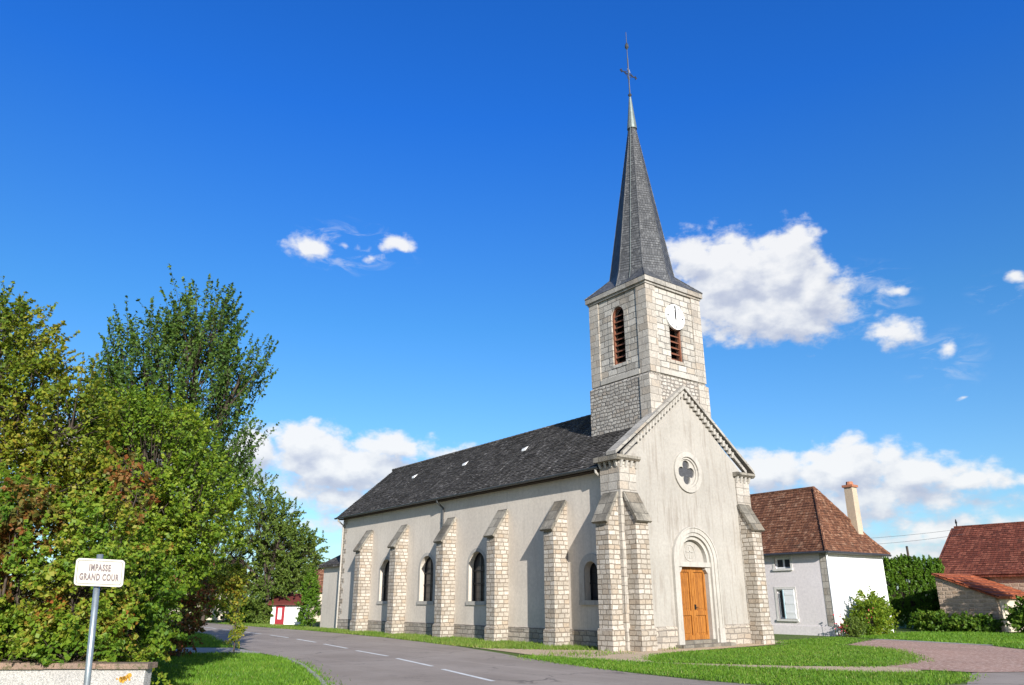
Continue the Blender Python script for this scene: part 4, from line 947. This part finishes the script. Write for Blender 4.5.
tree('maple_tree', 'tall maple with yellowing brown tipped leaves at the left edge of the photo', 'tree', (-19.1, -.7, 0), 3.0, .16,
     [(-.2, .1, 6.3, 1.5, 1.5, 1.6, 3), (.7, -.5, 5.4, 1.0, 1.1, 1.2, 1.6), (-.9, .4, 4.6, 1.5, 1.4, 1.6, 2), (.5, -.3, 3.6, 1.3, 1.3, 1.2, 1.6), (-.1, .0, 7.2, .7, .7, .7, .8), (1.55, -1.15, 5.0, .75, .8, 1.1, 1.1), (1.5, -1.1, 3.6, .8, .8, 1.0, .8)], 1150, .55, 46, (.082, .054), m_yel, 11, .5)
tree('elm_tree', 'tall dark green elm with upright twiggy shoots above the hedge', 'tree', (-14.5, 3.3, 0), 3.2, .17,
     [(0, 0, 7.0, 1.9, 1.9, 2.0, 3), (-.9, .7, 8.2, .9, .9, 1.2, 1.0), (.35, -.2, 9.0, .9, .9, 1.3, 1.5), (1.35, -1.0, 7.6, .7, .7, 1.0, .8), (0, 0, 4.6, 2.0, 2.0, 1.6, 1.6), (1.0, -.8, 5.4, 1.0, 1.0, 1.2, .9), (-1.3, 1.0, 6.6, 1.0, 1.0, 1.3, 1.0)], 860, 1.1, 58, (.10, .058), m_dark, 12, 1.7, rnd_=.32, jit=.075)
tree('hazel_tree', 'broad yellow green hazel in the middle of the overgrown garden', 'tree', (-15.9, -.7, 0), 1.8, .12,
     [(0, 0, 4.7, 1.5, 1.5, 1.5, 3), (-1.0, .7, 4.3, 1.1, 1.1, 1.3, 1.4), (1.0, -.7, 3.6, 1.0, 1.0, 1.2, 1.6), (.2, -.1, 2.4, 1.4, 1.4, 1.2, 2), (-.3, .2, 5.6, .9, .9, .7, .9), (1.0, -.7, 2.9, .5, .5, .8, .5), (-1.3, 1.0, 5.0, .8, .8, .9, .9)], 1250, .5, 50, (.076, .052), m_green, 13, .35)
GH = 'creeper covered hedge along the garden edge'
def behind_wall(P_):   # the wall hides what grows below its coping
    q = (P_-np.array([-16.54, -6.62, 0]))@np.array([.6, .8, 0])
    return (q > .36) | (P_[:, 2] > .85+.08*np.sin(P_[:, 0]*9))
def hedge_len(name, label, base, lobes, n, seed, mat_, per=50, leaf=(.072, .056), tl=.40):
    return tree(name, label, 'hedge', base, .7, .07, lobes, n, tl, per, leaf, mat_, seed, .15, None, .6, clip=behind_wall)
hedge_len('creeper_hedge', 'dense hedge of creeper with orange and red leaves above the garden wall', (-17.6, -5.2, 0),
     [(-1.6, 1.3, 1.9, 1.1, 1.0, 1.7, 2), (-.6, .6, 2.0, 1.0, 1.0, 1.7, 2), (.3, .1, 1.9, .75, .8, 1.4, 1.8), (.3, -.4, .8, .75, .45, .75, 1.3), (-.7, .35, .8, .9, .45, .8, 1.2), (-1.9, 1.1, .9, .9, .45, .8, 1.)], 1150, 21, m_vine)
hedge_len('wild_hedge', 'tall green and russet hedge running back along the grass verge', (-15.8, -1.5, 0),
     [(-.5, -2.3, 1.4, .6, .8, 1.4, 1.5), (-.2, -.8, 1.6, .6, 1.0, 1.5, 2), (.0, .8, 1.8, .7, 1.1, 1.5, 2), (.4, 2.4, 1.6, .6, 1.1, 1.4, 1.4), (.9, 4.2, 1.3, .55, 1.1, 1.2, 1.2)], 900, 22, m_vine)
tree('red_shrub', 'reddish shrub with hanging leaves at the end of the hedge', 'shrub', (-12.75, 6.4, 0), .6, .05,
     [(0, 0, 1.3, .6, .6, 1.0, 2), (.2, -.1, 2.1, .5, .5, .7, 1), (-.3, .3, .6, .6, .6, .5, .8)], 220, .4, 36, (.09, .06), leaf_mat('russet leaves', [(0, (.05, .08, .015)), (.4, (.13, .12, .03)), (.7, (.22, .07, .03)), (1, (.24, .025, .02))], .3, .3), 23, .0)
tree('sapling', 'thin leaning sapling on the grass verge beside the road', 'sapling', (-10.5, 8.25, 0), 1.5, .022,
     [(-.3, .2, 2.4, .5, .5, .45, 2), (-.65, .5, 2.0, .5, .45, .5, 1.5), (.0, -.0, 1.2, .12, .12, .9, .8), (0, 0, .55, .1, .1, .5, .4)], 150, .34, 30, (.10, .065), m_yel, 24, .1, lean=(-.08, .06))
tree('willow_tree', 'rounded grey green tree overhanging the far bend of the road', 'tree', (.3, 36.0, 0), 2.6, .2,
     [(-2.3, 1.6, 4.6, 1.8, 1.8, 2.0, 2), (-.8, .4, 6.4, 2.4, 2.2, 2.2, 3), (.6, -.8, 5.0, 2.0, 2.0, 2.2, 2.6), (1.3, -1.2, 3.4, 1.3, 1.3, 1.3, 1.2), (-1.0, .6, 8.6, 1.5, 1.4, 1.6, 1.0), (-2.6, 2.0, 2.9, 1.5, 1.3, 1.1, 1.1), (.4, -.6, 7.4, 1.3, 1.3, 1.3, .7), (1.9, -1.6, 5.2, 1.4, 1.3, 1.6, 1.4), (.2, -.6, 2.4, 1.0, 1.0, .6, .7), (-1.6, .6, 2.0, 1.1, 1.0, .8, .8)], 1350, .75, 40, (.16, .09), m_olive, 25, .45, shell=.35)
tree('twiggy_tree', 'thin branched pale tree behind the rounded grey green tree', 'tree', (-2.6, 40.5, 0), 4.0, .13,
     [(0, 0, 9.5, 2.0, 2.0, 2.6, 2), (.6, -.5, 11.6, 1.0, 1.0, 1.6, 1), (-.5, .4, 7.0, 2.4, 2.2, 1.8, 1.4), (1.4, -1.2, 9.6, 1.2, 1.2, 1.8, 1)], 330, 1.25, 26, (.17, .10), m_bush, 26, 1.4, rnd_=.3)
tree('walnut_tree', 'bronze green tree showing behind the rear corner of the church', 'tree', (6.2, 46.5, 0), 2.2, .18,
     [(0, 0, 4.4, 2.6, 2.4, 2.0, 3), (-1.6, 1.2, 3.8, 1.8, 1.8, 1.6, 1.6), (1.4, -1.0, 3.4, 1.4, 1.4, 1.3, 1.2)], 420, .7, 36, (.2, .13), leaf_mat('bronze leaves', [(0, (.03, .05, .012)), (.5, (.07, .085, .02)), (1, (.14, .12, .035))], .4, .25), 27)
tree('columnar_shrub', 'dark conical evergreen shrub against the rear of the church', 'shrub', (.35, 28.2, 0), .5, .06,
     [(0, 0, 1.1, .62, .62, 1.2, 2), (0, 0, 2.3, .42, .42, 1.1, 1.3)], 330, .34, 36, (.11, .06), m_box, 28, .8)
tree('verge_bush', 'small dark green bush at the far end of the grass verge', 'bush', (-8.6, 24.5, 0), .5, .05, [(-.8, .5, .7, .8, .8, .8, 1), (.1, 0, .5, .6, .6, .55, .8)], 130, .35, 32, (.13, .085), m_bush, 29, .3)
GB = 'bushes along the far side of the road'
for i, (bx, by, br, bh, lb) in enumerate(((-1.6, 46.5, 1.2, 1.6, 'low rounded bush at the far road bend, leftmost of the row'), (-.2, 43.6, 1.3, 2.0, 'bushy green shrub under the red roofed house'), (.7, 40.0, 1.1, 1.5, 'pale leaved bush in front of the white cottage gap'), (-.3, 38.2, .9, 1.3, 'dark small bush beside the white cottage'), (.2, 36.2, .8, 1.5, 'round bright green bush left of the red door'))):
    tree('bush', lb, 'bush', (bx, by, 0), .5, .05, [(0, 0, bh*.5, br, br, bh*.55, 2), (.4*br, -.3*br, bh*.62, br*.6, br*.6, bh*.45, 1)], 150, .4, 34, (.15, .10), m_bush if i % 2 else m_olive, 30+i, .3, GB)
m_russet = leaf_mat('russet creeper leaves', [(0, (.05, .08, .015)), (.35, (.14, .13, .025)), (.6, (.22, .115, .03)), (.85, (.24, .07, .02)), (1, (.34, .02, .015))], .4, .32, 1.1)
tree('russet_creeper', 'russet brown creeper spilling down the hedge at the left edge', 'creeper', (-18.35, -5.0, 0), 1.4, .04,
     [(0, 0, 3.0, .45, .3, .45, 1.5), (-.2, .2, 2.3, .35, .25, .5, 1)], 85, .4, 40, (.085, .06), m_russet, 61, -.5, clip=behind_wall)
tree('scarlet_creeper', 'patch of scarlet creeper high in the hedge above the street sign', 'creeper', (-16.9, -4.6, 0), 1.8, .03,
     [(0, 0, 3.9, .2, .2, .3, 1.5), (.22, -.15, 3.4, .22, .2, .4, 1.)], 20, .32, 36, (.085, .06), m_russet, 62, -.4)
# right side
tree('thuja_hedge', 'tall clipped dark green conifer hedge between white house and stone barn', 'hedge', (26.6, 3.7, 0), 1.2, .1,
     [(-2.1+i*.48, 1.55-i*.345, 1.5, .42, .5, 1.6, 1) for i in range(9)]+[(-2.1+i*.48, 1.55-i*.345, 3.1+.07*((i*3) % 4), .36, .42, .72, .75) for i in range(9)], 2400, .26, 40, (.12, .05), m_box, 41, 1.6, rnd_=.22, jit=.05)
tree('creeping_hedge', 'low leafy hedge at the foot of the stone lean-to', 'hedge', (23.3, -.6, 0), .4, .05,
     [(.1, 1.9, .42, .45, .7, .42, 1.2), (0, .9, .42, .45, .7, .42, 1.2), (0, -.2, .38, .45, .7, .4, 1.2), (.05, -1.2, .34, .45, .6, .36, 1)], 420, .3, 34, (.11, .085), m_bush, 42, .2)
tree('laurel_bush', 'rounded bright green bush at the right edge beside the lean-to', 'bush', (23.2, -3.9, 0), .5, .06,
     [(0, 0, .8, .75, .75, .8, 2), (.3, -.5, 1.2, .6, .6, .55, 1), (-.3, .35, .5, .45, .45, .45, .6)], 300, .34, 36, (.12, .08), m_bush, 43, .3)
tree('plum_tree', 'dark leaved small tree in front of the barn roof at the right edge', 'tree', (22.9, -6.3, 0), 2.6, .08,
     [(0, 0, 3.9, .9, .9, 1.0, 2), (-.45, .4, 3.4, .5, .5, .6, .9), (.6, -.4, 4.4, .9, .9, .9, 1)], 330, .4, 36, (.11, .07), m_dark, 44, .5)
tree('rose_bush', 'loose leafy shrub against the white gable of the house', 'shrub', (16.1, .25, 0), .5, .05,
     [(0, 0, .75, .8, .5, .75, 2), (.1, 0, 1.35, .6, .4, .5, 1), (.9, .1, .8, .5, .4, .75, 1), (1.5, .2, .8, .45, .35, .85, .9), (2.0, .3, .6, .35, .3, .6, .5)], 400, .42, 32, (.10, .07), m_green, 45, .5)
tree('lavender_bush', 'grey green low bush at the corner of the white house', 'bush', (14.75, .35, 0), .2, .03, [(0, 0, .35, .42, .35, .38, 1), (.5, .1, .45, .3, .3, .4, .6)], 110, .25, 30, (.09, .04), m_olive, 46, .7)
def blooms(name, label, base, n, spread, seed, m_=m_red):
    rng = np.random.default_rng(seed); t = thing(name, label, 'flowers', base); o = np.array(base)
    P_ = o+rng.normal(0, 1, (n, 3))*np.array(spread); P_[:, 2] = np.abs(P_[:, 2])
    st = MB()
    for p in P_[::6]: st.tube([(p[0], p[1], 0), tuple(p)], .006, 3, False)
    st.build('stem', m_bush, t, recalc=False)
    fast_mesh('blossom', leaves(P_, np.zeros_like(P_), .08, .07, rng), n, 4, m_, t, Vector(base)); return t
blooms('red_roses', 'cluster of red roses beside the downpipe of the white house', (14.35, .62, .5), 70, (.14, .12, .22), 51)
blooms('pink_roses', 'pink blooms on the left side of the shrub by the white gable', (15.3, -.15, .9), 12, (.14, .12, .25), 52)
# distant wood closing the horizon
rng = np.random.default_rng(77); n = 5200
th_ = rng.uniform(YAW-R(48), YAW+R(48), n); rd = rng.uniform(120, 150, n); hh = (2.2+2.0*np.sin(th_*23)+1.3*np.sin(th_*61+1)+1.4)*.8
PP = np.stack([CAM.x+np.sin(th_)*rd, CAM.y+np.cos(th_)*rd, rng.random(n)**.8*np.maximum(hh, 1.6)], 1)
tag(fast_mesh('distant_wood', leaves(PP, np.zeros_like(PP), 1.5, 1.1, rng), n, 4, m_olive), 'distant band of trees on the horizon behind the village', 'wood', kind='stuff')

# ---------------------------------------------------------------- wires
up_ = thing('utility_pole', 'thin wooden utility pole behind the conifer hedge', 'utility pole', (30.6, 5.0, 0))
MB().tube([(30.6, 5.0, -.3), (30.6, 5.0, 4.75)], [.09, .07], 8).build('pole', bark, up_)
MB().tube([(30.6, 5.0, 4.74), (30.6, 5.0, 4.80)], [.09, .05], 8).build('pole_cap', zinc, up_)
def cable(label, a, b, sag):
    a, b = Vector(a), Vector(b); mb = MB(); mb.tube([a.lerp(b, i/14)-Vector((0, 0, sag*4*(i/14)*(1-i/14))) for i in range(15)], .009, 5)
    tag(mb.build('power_cable', zinc, None), label, 'cable', 'cables strung from the house to the barn')
cable('upper thin black cable strung between house roof and barn ridge', (20.2, 6.5, 4.75), (30.4, 1.3, 5.62), .15)
cable('lower thin black cable strung between house roof and barn ridge', (20.2, 6.5, 4.45), (30.4, 1.3, 5.30), .2)
